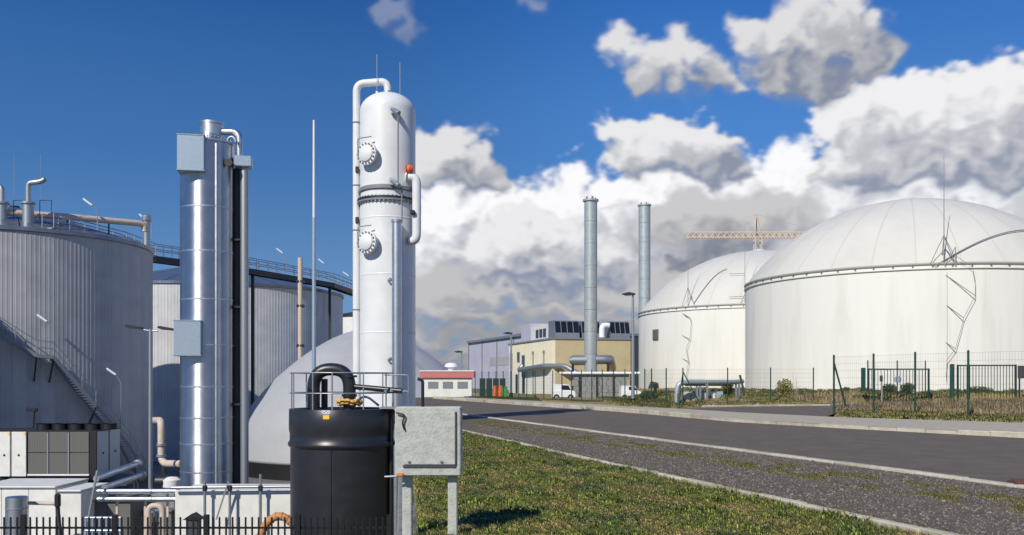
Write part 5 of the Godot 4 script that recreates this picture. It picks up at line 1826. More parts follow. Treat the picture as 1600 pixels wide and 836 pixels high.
func build_black_tank() -> void:
	var d := 25.0
	var b := G(534.5, d)
	var r := 80.0 / F * d
	var t := thing("black_tank", "black plastic dosing tank with a railed top and a warning sticker", "tank", Vector3(b.x, YARD, b.z))
	var yt := P(0, 638, d).y
	var yr := P(0, 692, d).y
	var st := mb()
	lathe(st, [Vector2(r - 0.02, YARD), Vector2(r - 0.02, yr - 0.1), Vector2(r + 0.03, yr - 0.05), Vector2(r + 0.045, yr), Vector2(r + 0.03, yr + 0.05), Vector2(r - 0.005, yr + 0.1), Vector2(r - 0.005, yr + 0.28), Vector2(r + 0.02, yr + 0.38), Vector2(r + 0.015, yt - 0.02), Vector2(r, yt), Vector2(r - 0.1, yt), Vector2(r - 0.12, yt - 0.12), Vector2(0, yt - 0.1)], 96, b)
	part("shell", st, mats["black_plastic"], t)
	st = mb()
	var a := -0.03
	bar(st, b + Vector3(sin(a) * r, YARD, cos(a) * r), b + Vector3(sin(a) * (r - 0.01), yr - 0.08, cos(a) * (r - 0.01)), 0.03, 0.02)
	part("weld_seam", st, mats["black_plastic"], t)
	# sticker: white strip with small marks over a yellow field
	var fc := b + Vector3(sin(-0.11) * (r + 0.012), P(0, 0, d).y * 0.0, cos(-0.11) * (r + 0.012))
	st = mb()
	box(st, Vector3(fc.x, P(0, 652, d - r).y, fc.z), Vector3(0.16, 0.1, 0.01), Basis(Vector3.UP, -0.11), 0.002)
	part("yellow_sticker", st, mats["yellow"], t)
	st = mb()
	box(st, Vector3(fc.x, P(0, 644, d - r).y, fc.z), Vector3(0.19, 0.085, 0.01), Basis(Vector3.UP, -0.11), 0.002)
	part("white_sticker", st, mats["blue_white"], t)
	var marks := PackedVector2Array([Vector2(-0.05, 0.0), Vector2(0.0, 0.022), Vector2(0.045, -0.01)])
	for m in marks:
		st = mb()
		box(st, Vector3(fc.x + m.x, P(0, 644, d - r).y + m.y, fc.z + 0.008), Vector3(0.03, 0.02, 0.004), Basis(Vector3.UP, -0.11))
		part("sticker_mark", st, mats["dark_grey"], t)
	# rim bolts round the top edge
	# guard rail
	var ga: Material = mats["galvanised"]
	var rr := r - 0.02
	var line: Array = []
	for i in 33:
		var an := TAU * i / 32.0
		line.append(b + Vector3(sin(an) * rr, yt, cos(an) * rr))
	for h in [0.95, 0.42]:
		st = mb()
		var p: Array = []
		for v in line: p.append(v + Vector3(0, h, 0))
		tube(st, p, 0.019, 6)
		part("rail", st, ga, t)
	for i in range(0, 32, 3):
		st = mb()
		tube(st, [line[i], line[i] + Vector3(0, 0.95, 0)], 0.019, 6)
		part("rail_post", st, ga, t)
	# small railed step at the right
	var s0 := P(600, 636, d - 0.4)
	var s1 := P(638, 636, d - 0.4)
	for h in [0.42, 0.85]:
		st = mb()
		tube(st, bend([s0 + Vector3(0, h, 0), s1 + Vector3(0, h, 0), s1 + Vector3(0, -0.2, 0)], 0.06, 4), 0.019, 6)
		part("rail", st, ga, t)
	st = mb()
	box(st, (s0 + s1) * 0.5 + Vector3(0, -0.02, 0), Vector3(0.8, 0.05, 0.7), Basis(), 0.01)
	part("step_plate", st, ga, t)
	# black pipework on top
	st = mb()
	var pz := d - 0.1
	tube(st, bend([P(490, 640, pz), P(490, 577, pz), P(546, 577, pz), P(546, 640, pz)], 0.5, 8), 0.17, 18)
	var pw := part("black_pipe", st, mats["black_plastic"], t)
	st = mb()
	tube(st, [P(507, 640, pz + 0.4), P(507, 592, pz + 0.4)], 0.09, 12)
	part("black_pipe", st, mats["black_plastic"], t)
	st = mb()
	tube(st, [P(552, 604, pz), P(628, 611, pz - 0.3)], 0.075, 12)
	part("branch_pipe", st, mats["black_plastic"], pw)
	for py in [588.0, 618.0]:
		st = mb()
		lathe(st, [Vector2(0.16, -0.03), Vector2(0.205, -0.03), Vector2(0.205, 0.03), Vector2(0.16, 0.03)], 20, P(546, py, pz))
		part("pipe_collar", st, mats["black_plastic"], pw)
	st = mb()
	var rg := RandomNumberGenerator.new()
	rg.seed = 4
	for k in 14:
		var an := TAU * k / 14.0
		var c := P(546, 629, pz) + Vector3(sin(an) * 0.26, rg.randf_range(-0.02, 0.03), cos(an) * 0.26)
		lathe(st, [Vector2(0, -0.09), Vector2(0.09, -0.05), Vector2(0.1, 0.03), Vector2(0.05, 0.085), Vector2(0, 0.09)], 8, c)
	part("foam_collar", st, mats["ochre"], t, "yellow foam collar round the pipe foot")
	st = mb()
	tube(st, bend([P(553, 632, pz - 0.5), P(570, 616, pz - 0.5), P(592, 634, pz - 0.5)], 0.3, 6), 0.03, 8)
	part("hose", st, mats["dark_grey"], t)
	# ladder pipe down the right flank
	st = mb()
	var q := P(611, 0, d - 0.35)
	tube(st, [Vector3(q.x, YARD, q.z), Vector3(q.x, P(0, 641, d).y, q.z)], 0.07, 10)
	part("flank_pipe", st, mats["black"], t)
	st = mb()
	tube(st, bend([P(602, 640, d - 0.6), P(618, 642, d - 0.6), P(614, 655, d - 0.6), P(622, 668, d - 0.6)], 0.1, 4), 0.03, 8)
	part("hose", st, mats["black"], t)

	# concrete cabinet on posts at the edge of the lawn
	var dc := 9.2
	var cc := P(668.5, 690, dc)
	t = thing("concrete_cabinet", "stained concrete service cabinet on short posts at the lawn edge", "cabinet", Vector3(cc.x, 0, cc.z))
	var w := 103.0 / F * dc
	var h := 108.0 / F * dc
	st = mb()
	box(st, cc + Vector3(0, 0, -0.16), Vector3(w, h, 0.32), Basis(), 0.012)
	part("casing", st, mats["concrete"], t)
	st = mb()
	var dr := P(671, 688, dc)
	box(st, dr + Vector3(0, 0.02, 0.006), Vector3(w * 0.78, h * 0.76, 0.014), Basis(), 0.004)
	var door := part("door", st, mats["concrete"], t)
	st = mb()
	box(st, dr + Vector3(0.0, -h * 0.375, 0.006), Vector3(w * 0.80, 0.018, 0.02), Basis())
	box(st, dr + Vector3(w * 0.4, 0.02, 0.006), Vector3(0.014, h * 0.77, 0.02), Basis())
	part("door_frame", st, mats["dark_grey"], door)
	for x in [-0.2, 0.12]:
		st = mb()
		box(st, dr + Vector3(x, -h * 0.31, 0.018), Vector3(0.03, 0.02, 0.02), Basis(), 0.004)
		part("hinge", st, mats["mid_grey"], door)
	for px in [634.0, 706.0]:
		st = mb()
		var f := P(px, 745, dc - 0.0)
		box(st, Vector3(f.x, f.y * 0.5 - 0.1, f.z - 0.16), Vector3(0.095, f.y + 0.2, 0.12), Basis(), 0.01)
		part("leg", st, mats["concrete"], t)
	st = mb()
	box(st, P(625, 742, dc - 0.03), Vector3(0.07, 0.035, 0.05), Basis(), 0.01)
	part("orange_fitting", st, mats["orange_dull"], t, "orange pipe fitting under the cabinet edge")
	st = mb()
	tube(st, [P(601, 745, dc - 0.02), P(622, 744, dc - 0.02)], 0.012, 8)
	part("feed_pipe", st, mats["galvanised"], t)
	st = mb()
	tube(st, bend([P(619, 645, dc - 0.03), P(634, 648, dc - 0.04), P(628, 660, dc - 0.04), P(632, 672, dc - 0.03)], 0.05, 4), 0.009, 6)
	part("cable", st, mats["black"], t)
	st = mb()
	tube(st, bend([P(659, 640, dc - 0.0) + Vector3(0, 0, -0.1), P(659, 594, dc) + Vector3(0, 0, -0.1), P(651, 592, dc) + Vector3(0, 0, -0.1)], 0.03, 4), 0.016, 8)
	part("gooseneck", st, mats["black"], t)

func build_yard_clutter() -> void:
	# tall slim pole
	var pb := G(490.5, 48.0)
	var t := thing("tall_pole", "tall slim pale pole rising beside the black tank", "pole", Vector3(pb.x, YARD, pb.z))
	var st := mb()
	tube(st, [Vector3(pb.x, YARD + 0.2, pb.z), Vector3(pb.x, 5.5, pb.z), Vector3(pb.x, P(0, 340, 48.0).y, pb.z)], [0.13, 0.1, 0.09], 12)
	part("lower_pole", st, mats["box_steel"], t)
	st = mb()
	tube(st, [Vector3(pb.x, P(0, 340, 48.0).y, pb.z), Vector3(pb.x, P(0, 188, 48.0).y, pb.z)], [0.075, 0.06], 12)
	part("upper_pole", st, mats["white_paint"], t)
	st = mb()
	box(st, Vector3(pb.x, YARD + 0.1, pb.z), Vector3(0.6, 0.25, 0.6), Basis(), 0.02)
	part("base_plate", st, mats["concrete"], t)
	# yard lamp with two heads
	var d := 40.0
	var lb := G(235, d)
	t = thing("yard_lamp", "galvanised yard lamp with two arms in front of the grey tank", "lamp", Vector3(lb.x, YARD, lb.z))
	st = mb()
	tube(st, [Vector3(lb.x, YARD, lb.z), Vector3(lb.x, P(0, 514, d).y, lb.z)], [0.1, 0.075], 12)
	part("pole", st, mats["galvanised"], t)
	for q in [[196.0, 222.0, 511.0], [247.0, 270.0, 513.0]]:
		st = mb()
		tube(st, [P(235, 517, d), P(q[1] if q[0] < 235.0 else q[0], q[2] + 4, d)], 0.035, 8)
		part("arm", st, mats["galvanised"], t)
		st = mb()
		var a := P(q[0], q[2], d)
		var b := P(q[1], q[2], d)
		slab(st, PackedVector2Array([Vector2(0, 0.02), Vector2(0.08, 0.1), Vector2((b - a).length(), 0.0), Vector2((b - a).length(), -0.1), Vector2(0.2, -0.06)]), a + Vector3(0, 0, -0.15), Vector3.RIGHT, Vector3.UP, 0.3)
		part("lamp_head", st, mats["black"], t)
	# chillers on a dark plant room
	d = 50.0
	var ca := G(-62, d)
	var cb := G(143, d)
	var y0 := P(0, 746, d).y
	var y1 := P(0, 673, d).y
	var dep := Vector3(0.18, 0, -1).normalized()
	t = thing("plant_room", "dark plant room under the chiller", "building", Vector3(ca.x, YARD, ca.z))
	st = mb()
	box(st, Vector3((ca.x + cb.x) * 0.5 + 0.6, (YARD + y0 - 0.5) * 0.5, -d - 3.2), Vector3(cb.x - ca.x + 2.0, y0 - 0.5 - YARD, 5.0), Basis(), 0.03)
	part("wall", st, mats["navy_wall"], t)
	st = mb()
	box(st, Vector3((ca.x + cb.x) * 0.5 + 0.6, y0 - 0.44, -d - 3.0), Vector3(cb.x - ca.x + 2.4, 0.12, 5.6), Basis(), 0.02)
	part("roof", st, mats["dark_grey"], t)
	t = thing("chiller", "long chiller with white doors, grey mesh coils and fans on top", "chiller", Vector3(ca.x, y0, ca.z))
	var wdt := cb.x - ca.x
	st = mb()
	var cz := dep * 1.55
	box(st, (ca + cb) * 0.5 + Vector3(0, (y0 + y1) * 0.5, 0) + cz, Vector3(wdt, y1 - y0, 3.0), Basis(), 0.02)
	part("housing", st, mats["black"], t)
	var fx := func(px: float) -> float: return (px - 800.0) / F * d
	for q in [[-58.0, -24.0], [-22.0, -3.0], [-1.0, 16.5], [19.0, 41.5]]:
		st = mb()
		var xa: float = fx.call(q[0])
		var xb: float = fx.call(q[1])
		box(st, Vector3((xa + xb) * 0.5, (y0 + y1) * 0.5, -d + 0.0), Vector3(xb - xa, y1 - y0 - 0.12, 0.14), Basis(), 0.01)
		var dr := part("door", st, mats["white_panel"], t)
		st = mb()
		box(st, Vector3((xa + xb) * 0.5, (y0 + y1) * 0.5 - 0.05, -d + 0.085), Vector3(0.1, 0.1, 0.04), Basis(), 0.01)
		part("handle", st, mats["black"], dr)
		st = mb()
		slab(st, PackedVector2Array([Vector2(0, 0), Vector2(-0.16, 0), Vector2(0, -0.18)]), Vector3(xb - 0.02, y1 - 0.09, -d + 0.072), Vector3.RIGHT, Vector3.UP, 0.01)
		part("warning_sticker", st, mats["yellow"], dr)
	for i in 3:
		for j in 2:
			var xa: float = fx.call(44.5 + i * 32.2)
			var xb: float = fx.call(74.5 + i * 32.2)
			var ya := lerpf(y0 + 0.2, y1 - 0.05, j * 0.5) + 0.02
			var yb := lerpf(y0 + 0.2, y1 - 0.05, (j + 1) * 0.5) - 0.02
			st = mb()
			box(st, Vector3((xa + xb) * 0.5, (ya + yb) * 0.5, -d - 0.02), Vector3(xb - xa, yb - ya, 0.08), Basis(), 0.004)
			var co := part("coil_panel", st, mats["louvre_grey"], t)
			st = mb()
			for k in 12:
				var x := lerpf(xa, xb, (k + 0.5) / 12.0)
				box(st, Vector3(x, (ya + yb) * 0.5, -d + 0.022), Vector3(0.04, yb - ya - 0.04, 0.012))
			var fins := part("fins", st, mats["louvre_grey"], co)
			fins.set_meta("kind", "stuff")
	for i in 2:
		st = mb()
		var x: float = fx.call(75.6 + i * 32.2)
		box(st, Vector3(x, (y0 + y1) * 0.5, -d + 0.03), Vector3(0.07, y1 - y0 - 0.2, 0.1), Basis(), 0.01)
		part("frame_post", st, mats["galvanised"], t)
	st = mb()
	box(st, Vector3((fx.call(44.0) + fx.call(140.0)) * 0.5, y0 + 0.14, -d + 0.03), Vector3(fx.call(140.0) - fx.call(44.0), 0.1, 0.14), Basis(), 0.01)
	part("sill", st, mats["white_panel"], t)
	var side_n := Vector3(1, 0, 0)
	for i in 2:
		st = mb()
		box(st, Vector3(cb.x + 0.27, (y0 + y1) * 0.5, -d - 0.75 - i * 1.5), Vector3(0.06, y1 - y0 - 0.1, 1.36), Basis(), 0.01)
		var sp := part("side_panel", st, mats["box_steel"], t)
		st = mb()
		box(st, Vector3(cb.x + 0.315, (y0 + y1) * 0.5, -d - 0.75 - i * 1.5), Vector3(0.05, 0.1, 0.1), Basis(), 0.01)
		part("handle", st, mats["black"], sp)
	for i in 5:
		st = mb()
		var fc := Vector3(fx.call(75.0 + (i - 1) * 26.0), y1, -d - 1.4)
		lathe(st, [Vector2(0.42, 0.0), Vector2(0.42, 0.3), Vector2(0.46, 0.33), Vector2(0.38, 0.33), Vector2(0.36, 0.1), Vector2(0, 0.1)], 24, fc)
		var fan := part("fan_shroud", st, mats["black"], t)
		st = mb()
		for k in 5:
			var an := TAU * k / 5.0
			box(st, fc + Vector3(sin(an) * 0.18, 0.22, cos(an) * 0.18), Vector3(0.12, 0.02, 0.34), Basis(Vector3.UP, an) * Basis(Vector3.BACK, 0.5))
		part("fan_blades", st, mats["galvanised"], fan)
	for i in 5:
		st = mb()
		var x: float = fx.call(-40.0 + i * 42.0)
		box(st, Vector3(x, y0 - 0.2, -d - 0.3), Vector3(0.2, 0.36, 0.4), Basis(), 0.01)
		part("foot", st, mats["dark_steel"], t)
	t = thing("dark_flood_lamp", "small dark flood lamp on a thin post behind the chiller", "lamp", Vector3(P(54, 0, 56.0).x, y0 - 0.4, -56.0))
	st = mb()
	tube(st, [Vector3(P(54, 0, 56.0).x, y0 - 0.4, -55.5), P(54, 642, 55.5)], 0.05, 8)
	part("post", st, mats["black"], t)
	st = mb()
	box(st, P(50, 640, 55.5), Vector3(0.6, 0.2, 0.3), Basis(Vector3.FORWARD, 0.1), 0.03)
	part("lamp_head", st, mats["black"], t)
	# white enclosures near the picket fence
	container("white equipment container below the chiller doors", -40, 87, 762, 32.5, 2.4, false)
	container("narrow white container beside the slanted silver pipes", 93, 127, 768, 31.0, 2.0, false)
	container("grey equipment box behind the white pallet cage", 130, 204, 784, 32.0, 2.0, true)
	container("low grey box between the pipe rack and the white enclosure", 206, 268, 800, 33.0, 1.6, true)
	white_wall(30.0)
	# silver vessel
	t = thing("silver_vessel", "short silver vessel standing before the white container", "vessel", Vector3(P(26, 0, 29.0).x, YARD, -29.0))
	st = mb()
	var vt := P(0, 777, 29.0).y
	lathe(st, [Vector2(0.32, YARD), Vector2(0.32, vt), Vector2(0.3, vt + 0.02), Vector2(0, vt + 0.04)], 32, G(26, 29.0))
	part("shell", st, mats["bright_steel"], t)
	st = mb()
	lathe(st, [Vector2(0.321, vt - 0.36), Vector2(0.332, vt - 0.35), Vector2(0.332, vt - 0.31), Vector2(0.321, vt - 0.3)], 32, G(26, 29.0))
	part("band", st, mats["galvanised"], t)
	t = thing("feed_line", "thin pale pipe with a black valve across the white container", "pipe", P(44, 786, 29.5))
	st = mb()
	tube(st, [P(42, 786, 29.5), P(92, 787, 29.5)], 0.06, 8)
	part("pipe", st, mats["insulation"], t)
	st = mb()
	tube(st, bend([P(90, 771, 29.5), P(90, 795, 29.5), P(94, 840, 29.3)], 0.2, 3), 0.07, 8)
	part("hose", st, mats["black"], t)
	st = mb()
	box(st, P(90, 782, 29.4), Vector3(0.16, 0.4, 0.16), Basis(), 0.03)
	part("valve", st, mats["black"], t)
	# pipe rack
	t = thing("pipe_rack", "two level silver pipes on a rack before the silver column", "pipes", P(152, 767, 30.6))
	for py in [767.5, 780.0]:
		st = mb()
		tube(st, [P(153, py, 30.6), P(276, py, 30.6)], 0.085, 14)
		part("pipe", st, mats["bright_steel"], t)
		for px in [156.0, 236.0]:
			st = mb()
			tube(st, [P(px, py, 30.6), P(px + 2, py, 30.6)], 0.105, 14)
			part("flange", st, mats["galvanised"], t)
	for px in [183.0, 227.0, 262.0]:
		st = mb()
		bar(st, P(px, 764, 30.8), Vector3(P(px, 0, 30.8).x, YARD, -30.8), 0.07, 0.07)
		part("stand", st, mats["insulation"], t)
	st = mb()
	bar(st, P(152, 735, 30.2), P(137, 815, 30.2), 0.07, 0.05)
	part("diagonal_stay", st, mats["galvanised"], t)
	for q in [[150, 748, 216, 724], [163, 762, 222, 742]]:
		t = thing("slanted_pipe", ["upper slanted silver pipe leaning towards the stair foot", "lower slanted silver pipe leaning towards the stair foot"][0 if q[0] == 150 else 1], "pipe", P(q[0], q[1], 32.0), "slanted silver pipes")
		st = mb()
		tube(st, [P(q[0], q[1], 31.5), P(q[2], q[3], 34.5)], 0.11, 14)
		part("pipe", st, mats["bright_steel"], t)
		st = mb()
		tube(st, [P(q[2] - 2, q[3] + 0.6, 34.4), P(q[2] + 1, q[3] - 0.3, 34.6)], 0.15, 14)
		part("flange", st, mats["galvanised"], t)
		st = mb()
		bar(st, P(q[2] - 6, q[3] + 3, 34.2), Vector3(P(q[2] - 6, 0, 34.2).x, YARD, -34.2), 0.08, 0.08)
		part("prop", st, mats["dark_steel"], t)
	# bent pipe at the foot of the grey tank
	t = thing("bent_pipe", "cream bent pipe between the yard lamp and the silver column", "pipe", Vector3(P(252, 0, 42.0).x, YARD, -42.0))
	st = mb()
	tube(st, bend([P(238, 657, 44.0), P(252, 657, 42.0), P(252, 724, 42.0), P(284, 725, 41.0)], 0.45, 7), 0.16, 14)
	part("pipe", st, mats["insulation"], t)
	for py in [695.0, 712.0]:
		st = mb()
		lathe(st, [Vector2(0.16, -0.05), Vector2(0.22, -0.05), Vector2(0.22, 0.05), Vector2(0.16, 0.05)], 14, P(252, py, 42.0))
		part("flange", st, mats["galvanised"], t)
	st = mb()
	bar(st, P(255, 727, 42.0), Vector3(P(255, 0, 42.0).x, YARD, -42.0), 0.12, 0.12)
	part("stand", st, mats["dark_steel"], t)
	t = thing("pump_skid", "small pump with a round motor behind the pipe rack", "pump", P(262, 760, 34.0))
	st = mb()
	tube(st, [P(245, 752, 34.0), P(262, 752, 34.0)], 0.22, 16)
	part("motor", st, mats["dark_steel"], t)
	st = mb()
	lathe(st, [Vector2(0.3, -0.16), Vector2(0.32, 0.1), Vector2(0.2, 0.2), Vector2(0, 0.22)], 18, P(268, 754, 34.0))
	part("pump_body", st, mats["white_panel"], t)
	st = mb()
	box(st, P(256, 763, 34.0) + Vector3(0, -1.6, 0), Vector3(1.0, 3.0, 0.6), Basis(), 0.03)
	part("plinth", st, mats["block_grey"], t)
	# looped pipe behind the fence
	t = thing("return_bend", "brown return bend pipe behind the picket fence", "pipe", P(240, 830, 28.0))
	st = mb()
	tube(st, bend([P(232, 900, 28.0), P(232, 790, 28.0), P(254, 790, 28.0), P(254, 900, 28.0)], 0.22, 6), 0.09, 12)
	part("pipe", st, mats["insulation"], t)
	st = mb()
	lathe(st, [Vector2(0, -0.2), Vector2(0.2, -0.16), Vector2(0.24, 0.0), Vector2(0.2, 0.16), Vector2(0, 0.2)], 18, P(240, 806, 28.4))
	part("vessel_head", st, mats["bright_steel"], t)
	# pallet cage
	t = thing("pallet_cage", "pale tubular pallet cage behind the picket fence", "cage", P(160, 836, 24.5))
	for py in [809.0, 829.0, 849.0]:
		st = mb()
		tube(st, [P(133, py, 24.5), P(189, py, 24.5)], 0.035, 8)
		part("bar", st, mats["box_steel"], t)
	for k in 6:
		st = mb()
		tube(st, [P(134 + k * 10.8, 808, 24.5), Vector3(P(134 + k * 10.8, 0, 24.5).x, YARD, -24.5)], 0.03, 8)
		part("upright", st, mats["box_steel"], t)
	st = mb()
	box(st, P(161, 845, 25.0) + Vector3(0, -0.5, 0), Vector3(0.85, 1.6, 0.8), Basis(), 0.06)
	part("liner", st, mats["mid_grey"], t)
	# black gabled housing and brown hose
	t = thing("gabled_housing", "small black housing with a gabled cap before the white enclosure", "housing", P(303, 836, 25.5))
	st = mb()
	slab(st, PackedVector2Array([Vector2(-0.25, 0), Vector2(0.25, 0), Vector2(0, 0.17)]), P(303, 811, 25.5) + Vector3(0, 0, -0.2), Vector3.RIGHT, Vector3.UP, 0.4)
	part("cap", st, mats["black"], t)
	st = mb()
	box(st, P(303, 811, 25.5) + Vector3(0, -1.5, 0), Vector3(0.32, 3.0, 0.32), Basis(), 0.02)
	part("body", st, mats["dark_grey"], t)
	t = thing("ribbed_hose", "thick orange brown hose arching beside the black tank", "hose", P(430, 836, 26.0))
	st = mb()
	tube(st, bend([P(398, 880, 26.0), P(410, 822, 26.0), P(436, 802, 26.0), P(462, 820, 26.0), P(470, 880, 26.0)], 0.4, 6), 0.11, 14)
	part("tube", st, std("hose_brown", C(182, 128, 76), 0.65), t)
	var hp := bend([P(398, 880, 26.0), P(410, 822, 26.0), P(436, 802, 26.0), P(462, 820, 26.0), P(470, 880, 26.0)], 0.4, 6)
	for i in range(2, hp.size() - 2, 2):
		st = mb()
		var dd: Vector3 = (hp[i + 1] - hp[i - 1]).normalized() * 0.015
		tube(st, [hp[i] - dd, hp[i] + dd], 0.125, 14)
		part("rib", st, mats["hose_brown"], t)
	picket_fence()

func container(label: String, px0: float, px1: float, py: float, d: float, dep: float, grey_: bool) -> void:
	var a := G(px0, d)
	var b := G(px1, d)
	var y1 := P(0, py, d).y
	var t := thing("equipment_container", label, "container", Vector3((a.x + b.x) * 0.5, YARD, -d - dep * 0.5), "equipment containers by the picket fence")
	var m: Material = mats["louvre_grey"] if grey_ else mats["white_panel"]
	var n := maxi(1, roundi((b.x - a.x) / 0.9))
	for i in n:
		var st := mb()
		var x0 := lerpf(a.x, b.x, float(i) / n) + 0.008
		var x1 := lerpf(a.x, b.x, float(i + 1) / n) - 0.008
		box(st, Vector3((x0 + x1) * 0.5, (YARD + y1) * 0.5, -d - 0.05), Vector3(x1 - x0, y1 - YARD, 0.1), Basis(), 0.008)
		part("front_panel", st, m, t)
	var st := mb()
	box(st, Vector3((a.x + b.x) * 0.5, (YARD + y1 - 0.02) * 0.5, -d - 0.1 - dep * 0.5), Vector3(b.x - a.x - 0.02, y1 - 0.02 - YARD, dep), Basis(), 0.01)
	part("casing", st, m, t)
	st = mb()
	box(st, Vector3((a.x + b.x) * 0.5, y1 + 0.03, -d - dep * 0.5), Vector3(b.x - a.x + 0.06, 0.06, dep + 0.2), Basis(), 0.015)
	part("lid", st, m, t)

func white_wall(d: float) -> void:
	var y1 := P(0, 766, d).y
	var a := G(273, d)
	var b := G(470, d)
	var t := thing("white_enclosure", "long white panelled enclosure wall with pipe stands in front", "enclosure", Vector3((a.x + b.x) * 0.5, YARD, -d))
	var xs := [273.0, 319.5, 359.0, 405.0, 470.0]
	for i in 4:
		var x0 := G(xs[i], d).x + 0.008
		var x1 := G(xs[i + 1], d).x - 0.008
		var st := mb()
		box(st, Vector3((x0 + x1) * 0.5, (YARD + y1) * 0.5, -d - 0.05), Vector3(x1 - x0, y1 - YARD, 0.1), Basis(), 0.01)
		part("panel", st, mats["white_panel"], t)
	var s2 := mb()
	box(s2, Vector3((a.x + b.x) * 0.5, (YARD + y1 - 0.03) * 0.5, -d - 1.1), Vector3(b.x - a.x - 0.02, y1 - 0.03 - YARD, 2.0), Basis(), 0.01)
	part("casing", s2, mats["white_panel"], t)
	s2 = mb()
	tube(s2, [P(268, 762, d - 0.25), P(464, 760, d - 0.25)], 0.05, 10)
	part("top_pipe", s2, mats["galvanised"], t)
	for q in [[320.0, 752.0], [359.0, 765.0], [407.0, 741.0]]:
		s2 = mb()
		tube(s2, [P(q[0], q[1], d - 0.3), Vector3(P(q[0], 0, d - 0.3).x, YARD, -d + 0.3)], 0.045, 8)
		var sp := part("pipe_stand", s2, mats["galvanised"], t)
		s2 = mb()
		box(s2, P(q[0], 763, d - 0.3), Vector3(0.14, 0.2, 0.12), Basis(), 0.03)
		part("clamp", s2, mats["dark_steel"], sp)
	s2 = mb()
	bar(s2, P(357, 752, d - 0.35), P(338, 812, d - 0.35), 0.06, 0.04)
	part("diagonal_stay", s2, mats["galvanised"], t)

func picket_fence() -> void:
	var d := 22.0
	var t := thing("picket_fence", "black steel picket fence along the bottom of the plant yard", "fence", Vector3(G(300, d).x, YARD, -d))
	org = Vector3.ZERO
	var top := P(0, 808, d).y
	var st := mb()
	box(st, Vector3(0, (top + YARD) * 0.5 + 0.1, 0), Vector3(0.042, top - YARD - 0.2, 0.03), Basis(), 0.006)
	var pm := st.commit()
	var x := G(-14, d).x
	var i := 0
	while x < G(612, d).x:
		var post := i % 14 == 5
		if not post:
			piece("picket", pm, mats["fence_black"], t, Transform3D(Basis(), Vector3(x, 0, -d) - t.position))
		else:
			st = mb()
			box(st, Vector3(x, (top + YARD) * 0.5 + 0.03, -d), Vector3(0.13, top - YARD + 0.06, 0.1), Basis(), 0.012)
			var o := part("post", st, mats["fence_black"], t)
			o.position = -t.position
		x += 10.2 / F * d
		i += 1
	for py in [825.0, 905.0]:
		st = mb()
		box(st, Vector3((G(-14, d).x + G(612, d).x) * 0.5, P(0, py, d).y, -d - 0.03), Vector3(G(612, d).x - G(-14, d).x, 0.05, 0.028), Basis(), 0.005)
		var o := part("rail", st, mats["fence_black"], t)
		o.position = -t.position

# ---------------------------------------------------------------- vegetation and loose stones
func tuft_mesh(seed_: int, n: int, h: float, w: float, spread: float, droop: float) -> Mesh:
	org = Vector3.ZERO
	var r := RandomNumberGenerator.new()
	r.seed = seed_
	var st := mb()
	for i in n:
		var a := r.randf() * TAU
		var o := Vector3(sin(a), 0, cos(a)) * r.randf() * spread
		var dirv := Vector3(sin(a + r.randf_range(-0.8, 0.8)), 0, cos(a + r.randf_range(-0.8, 0.8)))
		var hh := h * r.randf_range(0.55, 1.0)
		var side := dirv.cross(Vector3.UP).normalized() * w * 0.5
		var lean := droop * hh * r.randf_range(0.3, 1.0)
		var p0 := o
		var p1 := o + Vector3(0, hh * 0.6, 0) + dirv * lean * 0.35
		var p2 := o + Vector3(0, hh * (1.0 - 0.25 * droop), 0) + dirv * lean
		var nn := (Vector3.UP * 0.8 + dirv * 0.35).normalized()
		tri(st, p0 - side, p0 + side, p1 + side * 0.8, nn, nn, nn)
		tri(st, p0 - side, p1 + side * 0.8, p1 - side * 0.8, nn, nn, nn)
		tri(st, p1 - side * 0.8, p1 + side * 0.8, p2, nn, nn, nn)
	return st.commit()

func scatter(called: String, label: String, category: String, mesh: Mesh, m: Material, xfs: Array, cols: Array) -> void:
	var mm := MultiMesh.new()
	mm.transform_format = MultiMesh.TRANSFORM_3D
	mm.use_colors = true
	mm.mesh = mesh
	mm.instance_count = xfs.size()
	for i in xfs.size():
		mm.set_instance_transform(i, xfs[i])
		mm.set_instance_color(i, cols[i])
	var o := MultiMeshInstance3D.new()
	o.name = numbered(called)
	o.multimesh = mm
	o.material_override = m
	add_child(o)
	tag(o, label, category, "", "stuff")

func leaf_material() -> StandardMaterial3D:
	var m := std("blade", Color.WHITE, 0.7)
	m.vertex_color_use_as_albedo = true
	m.cull_mode = BaseMaterial3D.CULL_DISABLED
	m.backlight_enabled = true
	m.backlight = Color(0.12, 0.14, 0.04)
	return m

